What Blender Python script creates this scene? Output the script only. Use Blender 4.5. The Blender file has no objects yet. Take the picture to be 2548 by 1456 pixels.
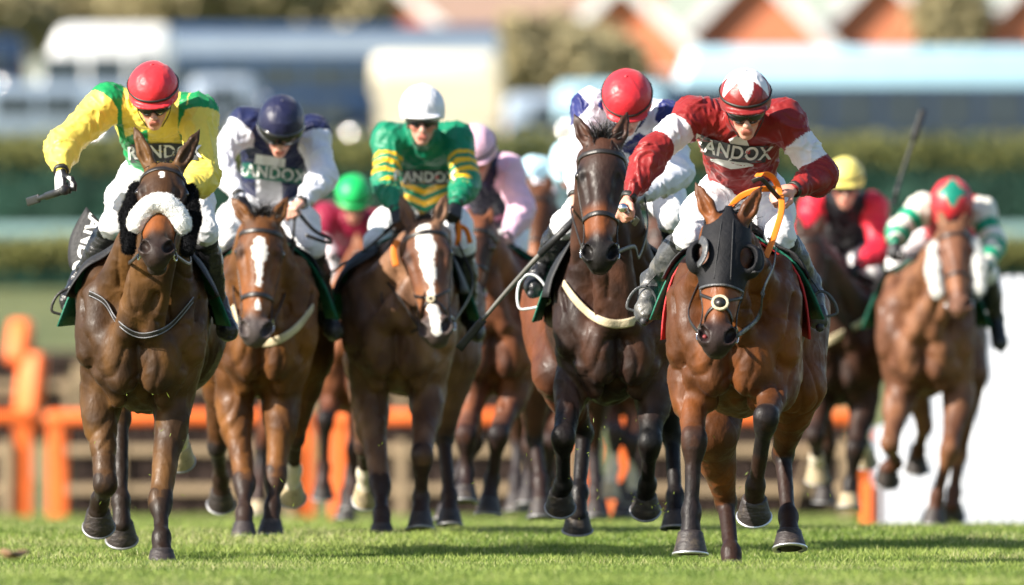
import bpy, bmesh, math, random
import numpy as np
from mathutils import Vector, Matrix
from mathutils.bvhtree import BVHTree

# ------------------------------------------------------------------ camera, world, sun, exposure
SC = bpy.context.scene
COL = SC.collection
FPX = 28294.0            # focal length in units of the 2548 px wide reading of the photograph
HOR = 1198.0             # height of the horizon in the same units
CAMZ = 0.41
cam = bpy.data.cameras.new('camera')
cam_ob = bpy.data.objects.new('camera', cam)
COL.objects.link(cam_ob)
cam_ob.location = (0, 0, CAMZ)
cam_ob.rotation_euler = (math.radians(90), 0, 0)
cam.sensor_width = 36.0
cam.lens = 36.0 * FPX / 2548.0
cam.shift_y = (HOR - 728.0) / 2548.0
cam.clip_start = 1.0
cam.clip_end = 3000.0
cam.dof.use_dof = True
cam.dof.focus_distance = 53.0
cam.dof.aperture_fstop = 2.6
SC.camera = cam_ob

SUN_AZ, SUN_EL = math.radians(62), math.radians(31)     # azimuth to the left of the line back to the camera
sdir = Vector((-math.sin(SUN_AZ) * math.cos(SUN_EL), -math.cos(SUN_AZ) * math.cos(SUN_EL), math.sin(SUN_EL)))
world = bpy.data.worlds.new('World')
SC.world = world
world.use_nodes = True
wn = world.node_tree
sky = wn.nodes.new('ShaderNodeTexSky')
sky.sky_type = 'NISHITA'
sky.sun_disc = False
sky.sun_elevation = SUN_EL
sky.sun_rotation = math.atan2(sdir.x, sdir.y)
wn.nodes['Background'].inputs['Strength'].default_value = 0.085
wn.links.new(sky.outputs['Color'], wn.nodes['Background'].inputs['Color'])
sun = bpy.data.lights.new('sun', 'SUN')
sun.energy = 5.0
sun.angle = math.radians(0.53)
sun.color = (1.0, 0.93, 0.82)
sun_ob = bpy.data.objects.new('sun', sun)
COL.objects.link(sun_ob)
sun_ob.rotation_euler = (-sdir).to_track_quat('-Z', 'Y').to_euler()
SC.view_settings.view_transform = 'Standard'
SC.view_settings.look = 'None'
SC.view_settings.gamma = 1.0
SC.view_settings.exposure = 1.18
try:
    SC.cycles.use_denoising = True
    SC.cycles.max_bounces = 6
    SC.cycles.diffuse_bounces = 3
    SC.cycles.glossy_bounces = 2
    SC.cycles.transmission_bounces = 2
    SC.cycles.caustics_reflective = False
    SC.cycles.caustics_refractive = False
except Exception:
    pass

# ------------------------------------------------------------------ helpers
RNG = np.random.default_rng(7)
TER_Y = [0, 40, 50, 54, 57, 60, 66, 75, 85, 100, 125, 135, 150, 175, 190, 205, 215, 240, 275, 330, 400, 600, 1200]
TER_Z = [-.04, -.03, 0, .005, .06, .125, .11, .06, .0, .0, .0, .3, 1.15, 2.87, 3.82, 4.7, 5.2, 7.3, 7.9, 9.5, 12.5, 15, 18]

def gz(y):
    return float(np.interp(y, TER_Y, TER_Z))

def P(u, v, Y):
    return np.array([(u - 1274.0) * Y / FPX, Y, CAMZ + (HOR - v) * Y / FPX])

def hexc(h, k=1.0):
    h = h.lstrip('#')
    o = []
    for i in (0, 2, 4):
        c = int(h[i:i + 2], 16) / 255.0
        o.append(k * (c / 12.92 if c <= 0.04045 else ((c + 0.055) / 1.055) ** 2.4))
    return np.array(o)

def nrm(v):
    v = np.asarray(v, float)
    return v / (np.linalg.norm(v) + 1e-12)

def sstep(a, b, x):
    t = np.clip((x - a) / (b - a), 0, 1)
    return t * t * (3 - 2 * t)

def vnoise(Pts, freq, seed=0):
    q = np.asarray(Pts, np.float64) * freq + 1000.0
    i = np.floor(q).astype(np.int64)
    f = q - i
    f = f * f * (3 - 2 * f)
    def h(dx, dy, dz):
        n = (i[:, 0] + dx) * 73856093 ^ (i[:, 1] + dy) * 19349663 ^ (i[:, 2] + dz) * 83492791 ^ (seed * 2654435761 & 0xffffffff)
        n = (n ^ (n >> 13)) * 1274126177 & 0x7fffffff
        n = (n ^ (n >> 16)) & 0xffff
        return n / 65535.0
    r = 0
    for dx in (0, 1):
        wx = f[:, 0] if dx else 1 - f[:, 0]
        for dy in (0, 1):
            wy = f[:, 1] if dy else 1 - f[:, 1]
            for dz in (0, 1):
                wz = f[:, 2] if dz else 1 - f[:, 2]
                r = r + wx * wy * wz * h(dx, dy, dz)
    return r

def tag(o, label=None, cat=None, group=None, kind=None):
    if label: o['label'] = label
    if cat: o['category'] = cat
    if group: o['group'] = group
    if kind: o['kind'] = kind
    return o

def empty(name, loc=(0, 0, 0), rz=0.0):
    o = bpy.data.objects.new(name, None)
    o.location = loc
    o.rotation_euler = (0, 0, rz)
    o.empty_display_size = 0.1
    COL.objects.link(o)
    return o

def mk(name, V, faces, mat, parent=None, col=None, smooth=True, loc=None):
    """one mesh object; faces an (n,k) array, or a list of tuples"""
    me = bpy.data.meshes.new(name)
    V = np.ascontiguousarray(V, np.float32)
    if isinstance(faces, np.ndarray):
        nf, k = faces.shape
        me.vertices.add(len(V)); me.vertices.foreach_set('co', V.ravel())
        me.loops.add(nf * k); me.loops.foreach_set('vertex_index', np.ascontiguousarray(faces, np.int32).ravel())
        me.polygons.add(nf); me.polygons.foreach_set('loop_start', np.arange(0, nf * k, k, dtype=np.int32))
        try: me.polygons.foreach_set('loop_total', np.full(nf, k, np.int32))
        except Exception: pass
        me.update(calc_edges=True)
    else:
        me.from_pydata([tuple(map(float, p)) for p in V], [], [tuple(int(i) for i in f) for f in faces])
        me.update()
    me.polygons.foreach_set('use_smooth', np.full(len(me.polygons), bool(smooth)))
    if col is not None:
        at = me.color_attributes.new('Col', 'FLOAT_COLOR', 'POINT')
        c4 = np.ones((len(V), 4), np.float32); c4[:, :3] = col
        at.data.foreach_set('color', c4.ravel())
    me.validate()
    o = bpy.data.objects.new(name, me)
    COL.objects.link(o)
    if mat is not None: me.materials.append(mat)
    if parent is not None: o.parent = parent
    if loc is not None: o.location = loc
    return o

class MB:
    """collects simple shapes into one mesh"""
    def __init__(s): s.V = []; s.F = []
    def add(s, V, F):
        n = len(s.V); s.V += [tuple(map(float, p)) for p in V]; s.F += [tuple(int(i) + n for i in f) for f in F]; return s
    def box(s, c, d, rz=0, b=0.0, axes=None):
        bm = bmesh.new(); bmesh.ops.create_cube(bm, size=1.0)
        bmesh.ops.scale(bm, vec=Vector(d), verts=bm.verts)
        if b > 0: bmesh.ops.bevel(bm, geom=list(bm.edges), offset=b, segments=2, affect='EDGES', profile=0.5)
        M = Matrix.Translation(Vector(c)) @ (axes.to_4x4() if axes is not None else Matrix.Rotation(rz, 4, 'Z'))
        bm.verts.index_update()
        s.add([M @ v.co for v in bm.verts], [[v.index for v in f.verts] for f in bm.faces]); bm.free(); return s
    def bar(s, a, b, w, h=None, bev=0.0):
        a = Vector(a); b = Vector(b); d = b - a
        q = d.to_track_quat('Z', 'Y').to_matrix()
        return s.box((a + b) / 2, (w, h or w, d.length), b=bev, axes=q)
    def lathe(s, prof, c=(0, 0, 0), n=20, axes=None):
        V = []; F = []
        for r, z in prof:
            for i in range(n):
                a = 2 * math.pi * i / n; p = Vector((r * math.cos(a), r * math.sin(a), z))
                if axes is not None: p = axes @ p
                V.append(p + Vector(c))
        m = len(prof)
        for j in range(m - 1):
            for i in range(n):
                k = (i + 1) % n
                F.append((j * n + i, j * n + k, (j + 1) * n + k, (j + 1) * n + i))
        F.append(tuple(range(n))[::-1]); F.append(tuple((m - 1) * n + i for i in range(n)))
        return s.add(V, F)
    def build(s, name, mat, parent=None, smooth=False, loc=None):
        return mk(name, np.array(s.V), s.F, mat, parent, smooth=smooth, loc=loc)

def resample(pts, n, closed=False):
    p = np.asarray(pts, float); m = len(p); out = []
    segs = m if closed else m - 1
    for i in range(segs):
        if closed: p0, p1, p2, p3 = p[(i - 1) % m], p[i], p[(i + 1) % m], p[(i + 2) % m]
        else: p0, p1, p2, p3 = p[max(i - 1, 0)], p[i], p[i + 1], p[min(i + 2, m - 1)]
        for j in range(n):
            t = j / n
            out.append(0.5 * ((2 * p1) + (-p0 + p2) * t + (2 * p0 - 5 * p1 + 4 * p2 - p3) * t * t + (-p0 + 3 * p1 - 3 * p2 + p3) * t ** 3))
    if not closed: out.append(p[-1])
    return np.array(out)

def tube(pts, w, th=None, hint=None, closed=False, k=8, taper=None):
    """closed tube (round, or a flat strap w wide and th thick whose width runs along hint); returns V, F"""
    p = np.asarray(pts, float); n = len(p); th = w if th is None else th
    V = []; prevW = None
    for i in range(n):
        t = nrm(p[(i + 1) % n] - p[i - 1]) if closed else nrm(p[min(i + 1, n - 1)] - p[max(i - 1, 0)])
        if hint is not None:
            hv = np.asarray(hint, float); hv = hv[i] if hv.ndim == 2 else hv
        else:
            hv = prevW if prevW is not None else (np.array([0, 0, 1.0]) if abs(t[2]) < 0.9 else np.array([1.0, 0, 0]))
        Wd = nrm(hv - t * np.dot(hv, t)); prevW = Wd
        N = np.cross(t, Wd)
        s = 1.0 if taper is None else taper[0] + (taper[1] - taper[0]) * i / (n - 1)
        for j in range(k):
            a = 2 * math.pi * (j + 0.5) / k; ca, sa = math.cos(a), math.sin(a)
            if abs(w - th) > 1e-6:
                ca = math.copysign(abs(ca) ** 0.5, ca); sa = math.copysign(abs(sa) ** 0.7, sa)
            V.append(p[i] + s * (Wd * ca * w / 2 + N * sa * th / 2))
    F = []
    for i in range(n if closed else n - 1):
        i2 = (i + 1) % n
        for j in range(k):
            j2 = (j + 1) % k
            F.append((i * k + j, i * k + j2, i2 * k + j2, i2 * k + j))
    if not closed:
        F.append(tuple(range(k))[::-1]); F.append(tuple((n - 1) * k + j for j in range(k)))
    return V, F

def tube_ob(name, pts, w, mat, parent=None, th=None, hint=None, closed=False, n=6, taper=None, k=8):
    q = resample(pts, n, closed)
    V, F = tube(q, w, th, hint, closed, k, taper)
    return mk(name, np.array(V), F, mat, parent)

# ------------------------------------------------------------------ implicit surfaces -> meshes
class Sdf:
    def __init__(s): s.p = []
    def cone(s, a, b, ra, rb, k=.03, tg=0, t=(0, 1), w=None, sc=1.0, op=1):
        a = np.asarray(a, float); b = np.asarray(b, float); r = max(ra, rb) * max(1, sc)
        s.p.append(dict(ty='c', a=a, b=b, ra=ra, rb=rb, k=k, tg=tg, t=t, w=None if w is None else nrm(w), sc=sc, op=op,
                        lo=np.minimum(a, b) - r, hi=np.maximum(a, b) + r)); return s
    def ell(s, c, r, ax=None, k=.03, tg=0, t=0.5, op=1):
        c = np.asarray(c, float); r = np.asarray(r, float) * np.ones(3); ax = np.eye(3) if ax is None else np.asarray(ax, float)
        e = np.sqrt(((ax * r[:, None]) ** 2).sum(0))
        s.p.append(dict(ty='e', c=c, r=r, ax=ax, k=k, tg=tg, t=t, op=op, lo=c - e, hi=c + e)); return s
    def clip(s, c, n, tg=0):
        """keep the half space below the plane through c with normal n"""
        s.p.append(dict(ty='h', c=np.asarray(c, float), n=nrm(n), op=-2, tg=tg)); return s
    @staticmethod
    def dist(q, X):
        if q['ty'] == 'h':
            return (X - q['c']) @ q['n'], None
        if q['ty'] == 'e':
            p = (X - q['c']) @ q['ax'].T
            k0 = np.sqrt(((p / q['r']) ** 2).sum(1)) + 1e-9; k1 = np.sqrt(((p / q['r'] ** 2) ** 2).sum(1)) + 1e-9
            return k0 * (k0 - 1) / k1, None
        ba = q['b'] - q['a']; pa = X - q['a']
        t = np.clip(pa @ ba / (ba @ ba + 1e-12), 0, 1)
        Q = pa - t[:, None] * ba; r = q['ra'] + (q['rb'] - q['ra']) * t
        if q['w'] is None:
            return np.sqrt((Q * Q).sum(1)) - r, t
        pw = Q @ q['w']; pr = np.maximum((Q * Q).sum(1) - pw * pw, 0); rs = r * q['sc']
        k0 = np.sqrt(pr / r ** 2 + pw ** 2 / rs ** 2) + 1e-9; k1 = np.sqrt(pr / r ** 4 + pw ** 2 / rs ** 4) + 1e-9
        return k0 * (k0 - 1) / k1, t
    def mesh(s, vox, smooth=1):
        lo = np.min([q['lo'] for q in s.p if q['op'] == 1], 0) - 4 * vox
        hi = np.max([q['hi'] for q in s.p if q['op'] == 1], 0) + 4 * vox
        n = np.ceil((hi - lo) / vox).astype(int) + 1
        F = np.full(n, 1.0, np.float32)
        for q in s.p:
            if q['ty'] == 'h':
                i0 = np.zeros(3, int); i1 = n
            else:
                m = q['k'] + 2.5 * vox
                i0 = np.clip(np.floor((q['lo'] - m - lo) / vox).astype(int), 0, n); i1 = np.clip(np.ceil((q['hi'] + m - lo) / vox).astype(int) + 1, 0, n)
            if np.any(i1 <= i0): continue
            g = np.meshgrid(*[lo[d] + vox * np.arange(i0[d], i1[d]) for d in range(3)], indexing='ij')
            X = np.stack([c.ravel() for c in g], 1)
            sl = tuple(slice(i0[d], i1[d]) for d in range(3))
            f = F[sl]; d = s.dist(q, X)[0].reshape(f.shape).astype(np.float32)
            if q['op'] == -2: F[sl] = np.maximum(f, d); continue
            k = max(q['k'], 1e-4)
            if q['op'] == 1:
                h = np.clip(.5 + .5 * (f - d) / k, 0, 1); F[sl] = f * (1 - h) + d * h - k * h * (1 - h)
            else:
                d = -d; h = np.clip(.5 - .5 * (f - d) / k, 0, 1); F[sl] = f * (1 - h) + d * h + k * h * (1 - h)
        V, Q = surfnet(F)
        if smooth and len(V):
            E = np.concatenate([Q[:, [0, 1]], Q[:, [1, 2]], Q[:, [2, 3]], Q[:, [3, 0]]])
            for _ in range(smooth):
                acc = np.zeros_like(V); cnt = np.zeros(len(V))
                for d in range(3):
                    acc[:, d] = np.bincount(E[:, 0], V[E[:, 1], d], len(V)) + np.bincount(E[:, 1], V[E[:, 0], d], len(V))
                cnt = np.bincount(E[:, 0], minlength=len(V)) + np.bincount(E[:, 1], minlength=len(V))
                V = .5 * V + .5 * acc / np.maximum(cnt, 1)[:, None]
        return V * vox + lo, Q
    def tags(s, V):
        best = np.full(len(V), 9.0); T = np.zeros(len(V), int); U = np.zeros(len(V))
        for q in s.p:
            if q['op'] != 1: continue
            m = np.all((V > q['lo'] - .03) & (V < q['hi'] + .03), 1)
            ix = np.nonzero(m)[0]
            if not len(ix): continue
            d, t = s.dist(q, V[ix])
            if q['ty'] == 'c': t = q['t'][0] + (q['t'][1] - q['t'][0]) * t
            else: t = np.full(len(ix), q['t'])
            b = d < best[ix]; j = ix[b]
            best[j] = d[b]; T[j] = q['tg']; U[j] = t[b]
        return T, U

def surfnet(F):
    s = F < 0; nx, ny, nz = F.shape
    cnt = np.zeros((nx - 1, ny - 1, nz - 1), np.int8)
    cs = [(i, j, k) for i in (0, 1) for j in (0, 1) for k in (0, 1)]
    for i, j, k in cs: cnt += s[i:nx - 1 + i, j:ny - 1 + j, k:nz - 1 + k]
    act = (cnt > 0) & (cnt < 8)
    idx = np.argwhere(act)
    gid = np.full(act.shape, -1, np.int32); gid[act] = np.arange(len(idx))
    val = {c: F[idx[:, 0] + c[0], idx[:, 1] + c[1], idx[:, 2] + c[2]] for c in cs}
    acc = np.zeros((len(idx), 3)); n = np.zeros(len(idx))
    for c in cs:
        for ax in range(3):
            if c[ax]: continue
            d = list(c); d[ax] = 1; d = tuple(d)
            a, b = val[c], val[d]; m = (a < 0) != (b < 0)
            t = np.where(m, a / np.where(m, a - b, 1), 0)
            for e in range(3):
                acc[:, e] += np.where(m, c[e] + (t if e == ax else 0), 0)
            n += m
    V = idx + acc / np.maximum(n, 1)[:, None]
    Q = []
    for ax in range(3):
        o = [(ax + 1) % 3, (ax + 2) % 3]
        sl0 = [slice(None)] * 3; sl1 = [slice(None)] * 3
        sl0[ax] = slice(0, -1); sl1[ax] = slice(1, None)
        for e in o: sl0[e] = slice(1, -1); sl1[e] = slice(1, -1)
        a, b = s[tuple(sl0)], s[tuple(sl1)]
        e = np.argwhere(a != b)
        if not len(e): continue
        ins = a[e[:, 0], e[:, 1], e[:, 2]]
        def cell(p, q):
            c = e.copy(); c[:, o[0]] += p; c[:, o[1]] += q
            return gid[c[:, 0], c[:, 1], c[:, 2]]
        q = np.stack([cell(0, 0), cell(1, 0), cell(1, 1), cell(0, 1)], 1)
        q[~ins] = q[~ins][:, ::-1]
        Q.append(q)
    return V, np.concatenate(Q)

def vnormals(V, Q):
    n = np.cross(V[Q[:, 2]] - V[Q[:, 0]], V[Q[:, 3]] - V[Q[:, 1]])
    N = np.zeros_like(V)
    for j in range(4):
        for d in range(3): N[:, d] += np.bincount(Q[:, j], n[:, d], len(V))
    return N / (np.linalg.norm(N, axis=1)[:, None] + 1e-12)

def bvh_of(V, Q):
    return BVHTree.FromPolygons([Vector(p) for p in V], [tuple(int(i) for i in f) for f in Q])

def ring(bvh, c, ax0, ax1, t0, t1, n, off, far=None):
    """points where rays from c, fanned from ax0 towards ax1, leave the surface; pushed out by off"""
    out = []; last = .1
    for i in range(n):
        a = t0 + (t1 - t0) * i / (n - 1)
        d = nrm(ax0 * math.cos(a) + ax1 * math.sin(a))
        h = bvh.ray_cast(Vector(c), Vector(d), 0.6)
        r = h[3] if h[0] is not None else last
        if far: r = min(r, far)
        last = r
        out.append(np.asarray(c) + d * (r + off))
    return np.array(out)

# ------------------------------------------------------------------ materials
def nodes(name):
    m = bpy.data.materials.new(name); m.use_nodes = True
    nt = m.node_tree; return m, nt, nt.nodes['Principled BSDF']

def mat(name, c=None, rough=.6, var=.12, vs=9.0, bump=0.0, bs=40.0, metal=0.0, spec=.5, sheen=0.0, attr=False, stretch=None, coat=0.0, dirt=None, det=4.0, ridge=0.0, rs=12.0, rd=3.0):
    m, nt, b = nodes(name)
    L = nt.links
    tc = nt.nodes.new('ShaderNodeTexCoord')
    no = nt.nodes.new('ShaderNodeTexNoise'); no.inputs['Scale'].default_value = vs; no.inputs['Detail'].default_value = det
    mp = nt.nodes.new('ShaderNodeMapping'); L.new(tc.outputs['Object'], mp.inputs['Vector'])
    if stretch: mp.inputs['Scale'].default_value = stretch
    L.new(mp.outputs['Vector'], no.inputs['Vector'])
    mr = nt.nodes.new('ShaderNodeMapRange'); mr.inputs['From Min'].default_value = .3; mr.inputs['From Max'].default_value = .7
    mr.inputs['To Min'].default_value = 1 - var; mr.inputs['To Max'].default_value = 1 + var
    L.new(no.outputs['Fac'], mr.inputs['Value'])
    mx = nt.nodes.new('ShaderNodeVectorMath'); mx.operation = 'SCALE'
    if attr:
        at = nt.nodes.new('ShaderNodeAttribute'); at.attribute_name = 'Col'; L.new(at.outputs['Color'], mx.inputs[0])
    else:
        mx.inputs[0].default_value = tuple(c)
    L.new(mr.outputs['Result'], mx.inputs['Scale'])
    src = mx.outputs['Vector']
    if dirt is not None:
        n2 = nt.nodes.new('ShaderNodeTexNoise'); n2.inputs['Scale'].default_value = dirt[1]; n2.inputs['Detail'].default_value = 6
        L.new(tc.outputs['Object'], n2.inputs['Vector'])
        r2 = nt.nodes.new('ShaderNodeMapRange'); r2.inputs['From Min'].default_value = dirt[2]; r2.inputs['From Max'].default_value = dirt[2] + .12
        r2.inputs['To Max'].default_value = dirt[3]
        L.new(n2.outputs['Fac'], r2.inputs['Value'])
        mm = nt.nodes.new('ShaderNodeMix'); mm.data_type = 'RGBA'
        L.new(r2.outputs['Result'], mm.inputs['Factor']); L.new(src, mm.inputs['A']); mm.inputs['B'].default_value = (*dirt[0], 1)
        src = mm.outputs['Result']
    L.new(src, b.inputs['Base Color'])
    b.inputs['Roughness'].default_value = rough; b.inputs['Metallic'].default_value = metal
    b.inputs['Specular IOR Level'].default_value = spec
    if sheen: b.inputs['Sheen Weight'].default_value = sheen; b.inputs['Sheen Roughness'].default_value = .4
    if coat: b.inputs['Coat Weight'].default_value = coat; b.inputs['Coat Roughness'].default_value = .15
    if bump:
        n3 = nt.nodes.new('ShaderNodeTexNoise'); n3.inputs['Scale'].default_value = bs; n3.inputs['Detail'].default_value = 6
        L.new(mp.outputs['Vector'], n3.inputs['Vector'])
        bp = nt.nodes.new('ShaderNodeBump'); bp.inputs['Strength'].default_value = 1.0; bp.inputs['Distance'].default_value = bump
        L.new(n3.outputs['Fac'], bp.inputs['Height']); L.new(bp.outputs['Normal'], b.inputs['Normal'])
        if ridge:
            n4 = nt.nodes.new('ShaderNodeTexNoise'); n4.noise_type = 'RIDGED_MULTIFRACTAL'; n4.inputs['Scale'].default_value = rs
            n4.inputs['Detail'].default_value = rd; n4.inputs['Distortion'].default_value = .5
            L.new(mp.outputs['Vector'], n4.inputs['Vector'])
            b2 = nt.nodes.new('ShaderNodeBump'); b2.inputs['Distance'].default_value = ridge
            L.new(n4.outputs['Fac'], b2.inputs['Height']); L.new(bp.outputs['Normal'], b2.inputs['Normal']); L.new(b2.outputs['Normal'], b.inputs['Normal'])
    return m

M = {}
M['coat'] = mat('horse_coat', attr=True, rough=.46, var=.16, vs=16, bump=.0022, bs=75, spec=.26, sheen=.02, det=9, ridge=.0032, rs=5.5, rd=.8, stretch=(1, 1, .5), dirt=((.10, .065, .04), 60, .66, .3))
def vary_rough(m, lo, hi, scale):
    nt = m.node_tree; b = nt.nodes['Principled BSDF']
    tc = nt.nodes.new('ShaderNodeTexCoord'); n = nt.nodes.new('ShaderNodeTexNoise'); n.inputs['Scale'].default_value = scale; n.inputs['Detail'].default_value = 8
    nt.links.new(tc.outputs['Object'], n.inputs['Vector'])
    r = nt.nodes.new('ShaderNodeMapRange'); r.inputs['From Min'].default_value = .35; r.inputs['From Max'].default_value = .65; r.inputs['To Min'].default_value = lo; r.inputs['To Max'].default_value = hi
    nt.links.new(n.outputs['Fac'], r.inputs['Value']); nt.links.new(r.outputs['Result'], b.inputs['Roughness'])
vary_rough(M['coat'], .40, .66, 24)
M['silk'] = mat('racing_silk', attr=True, rough=.45, var=.06, vs=20, bump=.0015, bs=60, spec=.32, sheen=.15, ridge=.0055, rs=19)
M['skin'] = mat('body_skin', attr=True, rough=.5, var=.06, vs=30, bump=.002, bs=60)
M['cap'] = mat('cap_silk', attr=True, rough=.42, var=.05, vs=20, bump=.001, bs=70, spec=.4, sheen=.15, ridge=.0022, rs=20)
M['breeches'] = mat('white_breeches', (.8, .8, .82), rough=.6, var=.05, bump=.003, bs=40, ridge=.006, rs=10, dirt=((.30, .26, .20), 26, .66, .55))
M['boot'] = mat('black_boot_leather', (.018, .018, .02), rough=.28, var=.3, bump=.012, bs=24, dirt=((.10, .09, .07), 14, .60, .5))
M['boot_grey'] = mat('muddy_boot_leather', (.06, .062, .066), rough=.38, var=.35, bump=.010, bs=24, dirt=((.16, .15, .13), 12, .52, .6))
M['leather'] = mat('dark_leather', (.02, .016, .014), rough=.4, var=.3, bump=.002, bs=70)
M['black'] = mat('black_cloth', (.012, .012, .014), rough=.65, var=.3, bump=.004, bs=50)
M['hood'] = mat('black_hood_cloth', (.009, .009, .011), rough=.7, var=.25, bump=.003, bs=60, spec=.25, ridge=.006, rs=12)
M['green_cloth'] = mat('green_saddle_cloth', hexc('0f6650'), rough=.7, var=.2, bump=.006, bs=40)
M['red_cloth'] = mat('red_pad_cloth', hexc('c02a2c'), rough=.7, var=.15, bump=.004, bs=40)
M['cream'] = mat('cream_webbing', hexc('c6b798'), rough=.8, var=.22, bump=.003, bs=80)
M['orange_rein'] = mat('orange_rubber_rein', hexc('f5811e'), rough=.55, var=.1, bump=.001, bs=200)
M['metal'] = mat('polished_steel', (.72, .72, .72), rough=.2, metal=1.0, var=.05)
M['shoe'] = mat('worn_plate_steel', (.75, .75, .76), rough=.35, metal=.8, var=.12, bump=.002, bs=60)
M['shoe_dull'] = mat('worn_shoe_steel', (.30, .30, .31), rough=.5, metal=.6, var=.2)
M['white_metal'] = mat('white_painted_iron', (.82, .82, .84), rough=.3, var=.04)
M['hoof'] = mat('hoof_horn', hexc('302928'), rough=.55, var=.35, vs=14, bump=.006, bs=30, stretch=(1, 1, 3), dirt=((.10, .075, .05), 18, .55, .6))
M['hoof_pale'] = mat('pale_hoof_horn', hexc('a8987a'), rough=.55, var=.25, vs=14, bump=.006, bs=30, dirt=((.10, .075, .05), 18, .56, .5))
M['fleece'] = mat('white_sheepskin', (.86, .85, .82), rough=.95, var=.05, bump=.006, bs=150, sheen=.5)
M['fleece_black'] = mat('black_sheepskin', (.005, .005, .006), rough=.95, var=.3, bump=.008, bs=120, spec=.15)
M['hair'] = mat('dark_horse_hair', (.014, .011, .010), rough=.45, var=.3, vs=40)
M['eye'] = mat('horse_eye', (.012, .007, .005), rough=.08, var=.1, coat=.6)
M['lens'] = mat('dark_goggle_lens', (.008, .008, .010), rough=.08, var=.1, coat=.5)
M['band'] = mat('dark_elastic_band', (.02, .02, .016), rough=.5, var=.2)
M['white_print'] = mat('white_print', (.75, .76, .74), rough=.6, var=.05)
M['black_print'] = mat('dark_print_band', (.03, .035, .035), rough=.6, var=.1)
M['red_print'] = mat('red_print', hexc('d03a34'), rough=.6, var=.05)
M['grip'] = mat('whip_grip', (.02, .02, .022), rough=.45, var=.2, bump=.002, bs=120)
M['whip'] = mat('whip_shaft', (.12, .115, .10), rough=.4, var=.2)
M['nostril'] = mat('nostril_lining', hexc('7a2a2c'), rough=.6, var=.2)
M['grey_piping'] = mat('grey_piping', (.30, .30, .32), rough=.5, var=.1)
M['blue'] = mat('blue_webbing', hexc('1a4ac0'), rough=.6, var=.1)
# ------------------------------------------------------------------ the setting
def grass_material(name, blades):
    m, nt, b = nodes(name); L = nt.links
    tc = nt.nodes.new('ShaderNodeTexCoord')
    if blades:
        at = nt.nodes.new('ShaderNodeAttribute'); at.attribute_name = 'Col'
        L.new(at.outputs['Color'], b.inputs['Base Color'])
        tr = nt.nodes.new('ShaderNodeBsdfTranslucent'); L.new(at.outputs['Color'], tr.inputs['Color'])
        mx = nt.nodes.new('ShaderNodeMixShader'); mx.inputs[0].default_value = .35
        L.new(b.outputs[0], mx.inputs[1]); L.new(tr.outputs[0], mx.inputs[2])
        L.new(mx.outputs[0], nt.nodes['Material Output'].inputs['Surface'])
        b.inputs['Roughness'].default_value = .5; b.inputs['Specular IOR Level'].default_value = .3
        return m
    n1 = nt.nodes.new('ShaderNodeTexNoise'); n1.inputs['Scale'].default_value = .45; n1.inputs['Detail'].default_value = 8
    n2 = nt.nodes.new('ShaderNodeTexNoise'); n2.inputs['Scale'].default_value = 14; n2.inputs['Detail'].default_value = 6
    L.new(tc.outputs['Object'], n1.inputs['Vector']); L.new(tc.outputs['Object'], n2.inputs['Vector'])
    r1 = nt.nodes.new('ShaderNodeValToRGB')
    r1.color_ramp.elements[0].position = .35; r1.color_ramp.elements[0].color = (.070, .095, .024, 1)
    r1.color_ramp.elements[1].position = .68; r1.color_ramp.elements[1].color = (.18, .19, .065, 1)
    L.new(n1.outputs['Fac'], r1.inputs['Fac'])
    r2 = nt.nodes.new('ShaderNodeMapRange'); r2.inputs['From Min'].default_value = .3; r2.inputs['From Max'].default_value = .7
    r2.inputs['To Min'].default_value = .6; r2.inputs['To Max'].default_value = 1.3
    L.new(n2.outputs['Fac'], r2.inputs['Value'])
    v = nt.nodes.new('ShaderNodeVectorMath'); v.operation = 'SCALE'
    L.new(r1.outputs['Color'], v.inputs[0]); L.new(r2.outputs['Result'], v.inputs['Scale'])
    L.new(v.outputs['Vector'], b.inputs['Base Color']); b.inputs['Roughness'].default_value = .9
    bp = nt.nodes.new('ShaderNodeBump'); bp.inputs['Distance'].default_value = .05
    L.new(n2.outputs['Fac'], bp.inputs['Height']); L.new(bp.outputs['Normal'], b.inputs['Normal'])
    return m

M['turf'] = grass_material('turf', False)
M['blade'] = grass_material('grass_blade', True)

def build_ground():
    ys = np.concatenate([np.arange(0, 40, 4), np.arange(40, 130, 1.0), np.arange(130, 280, 2.5), np.arange(280, 700, 20), [700, 900, 1300, 2000]])
    xs = np.concatenate([[-900, -400, -200, -100, -60], np.arange(-40, 41, 2.0), [60, 100, 200, 400, 900]])
    X, Y = np.meshgrid(xs, ys)
    Z = np.interp(Y, TER_Y, TER_Z)
    V = np.stack([X.ravel(), Y.ravel(), Z.ravel()], 1)
    V[:, 2] += (vnoise(V * [1, 1, 0], .35, 3) - .5) * .02 * (V[:, 1] < 300)
    nx = len(xs); F = []
    i = np.arange(len(ys) - 1)[:, None] * nx + np.arange(nx - 1)[None, :]
    F = np.stack([i, i + 1, i + nx + 1, i + nx], -1).reshape(-1, 4)
    o = mk('ground', V, F, M['turf']); tag(o, kind='structure'); o['label'] = 'turf racecourse rising to a grass bank beyond the hurdles'

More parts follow.
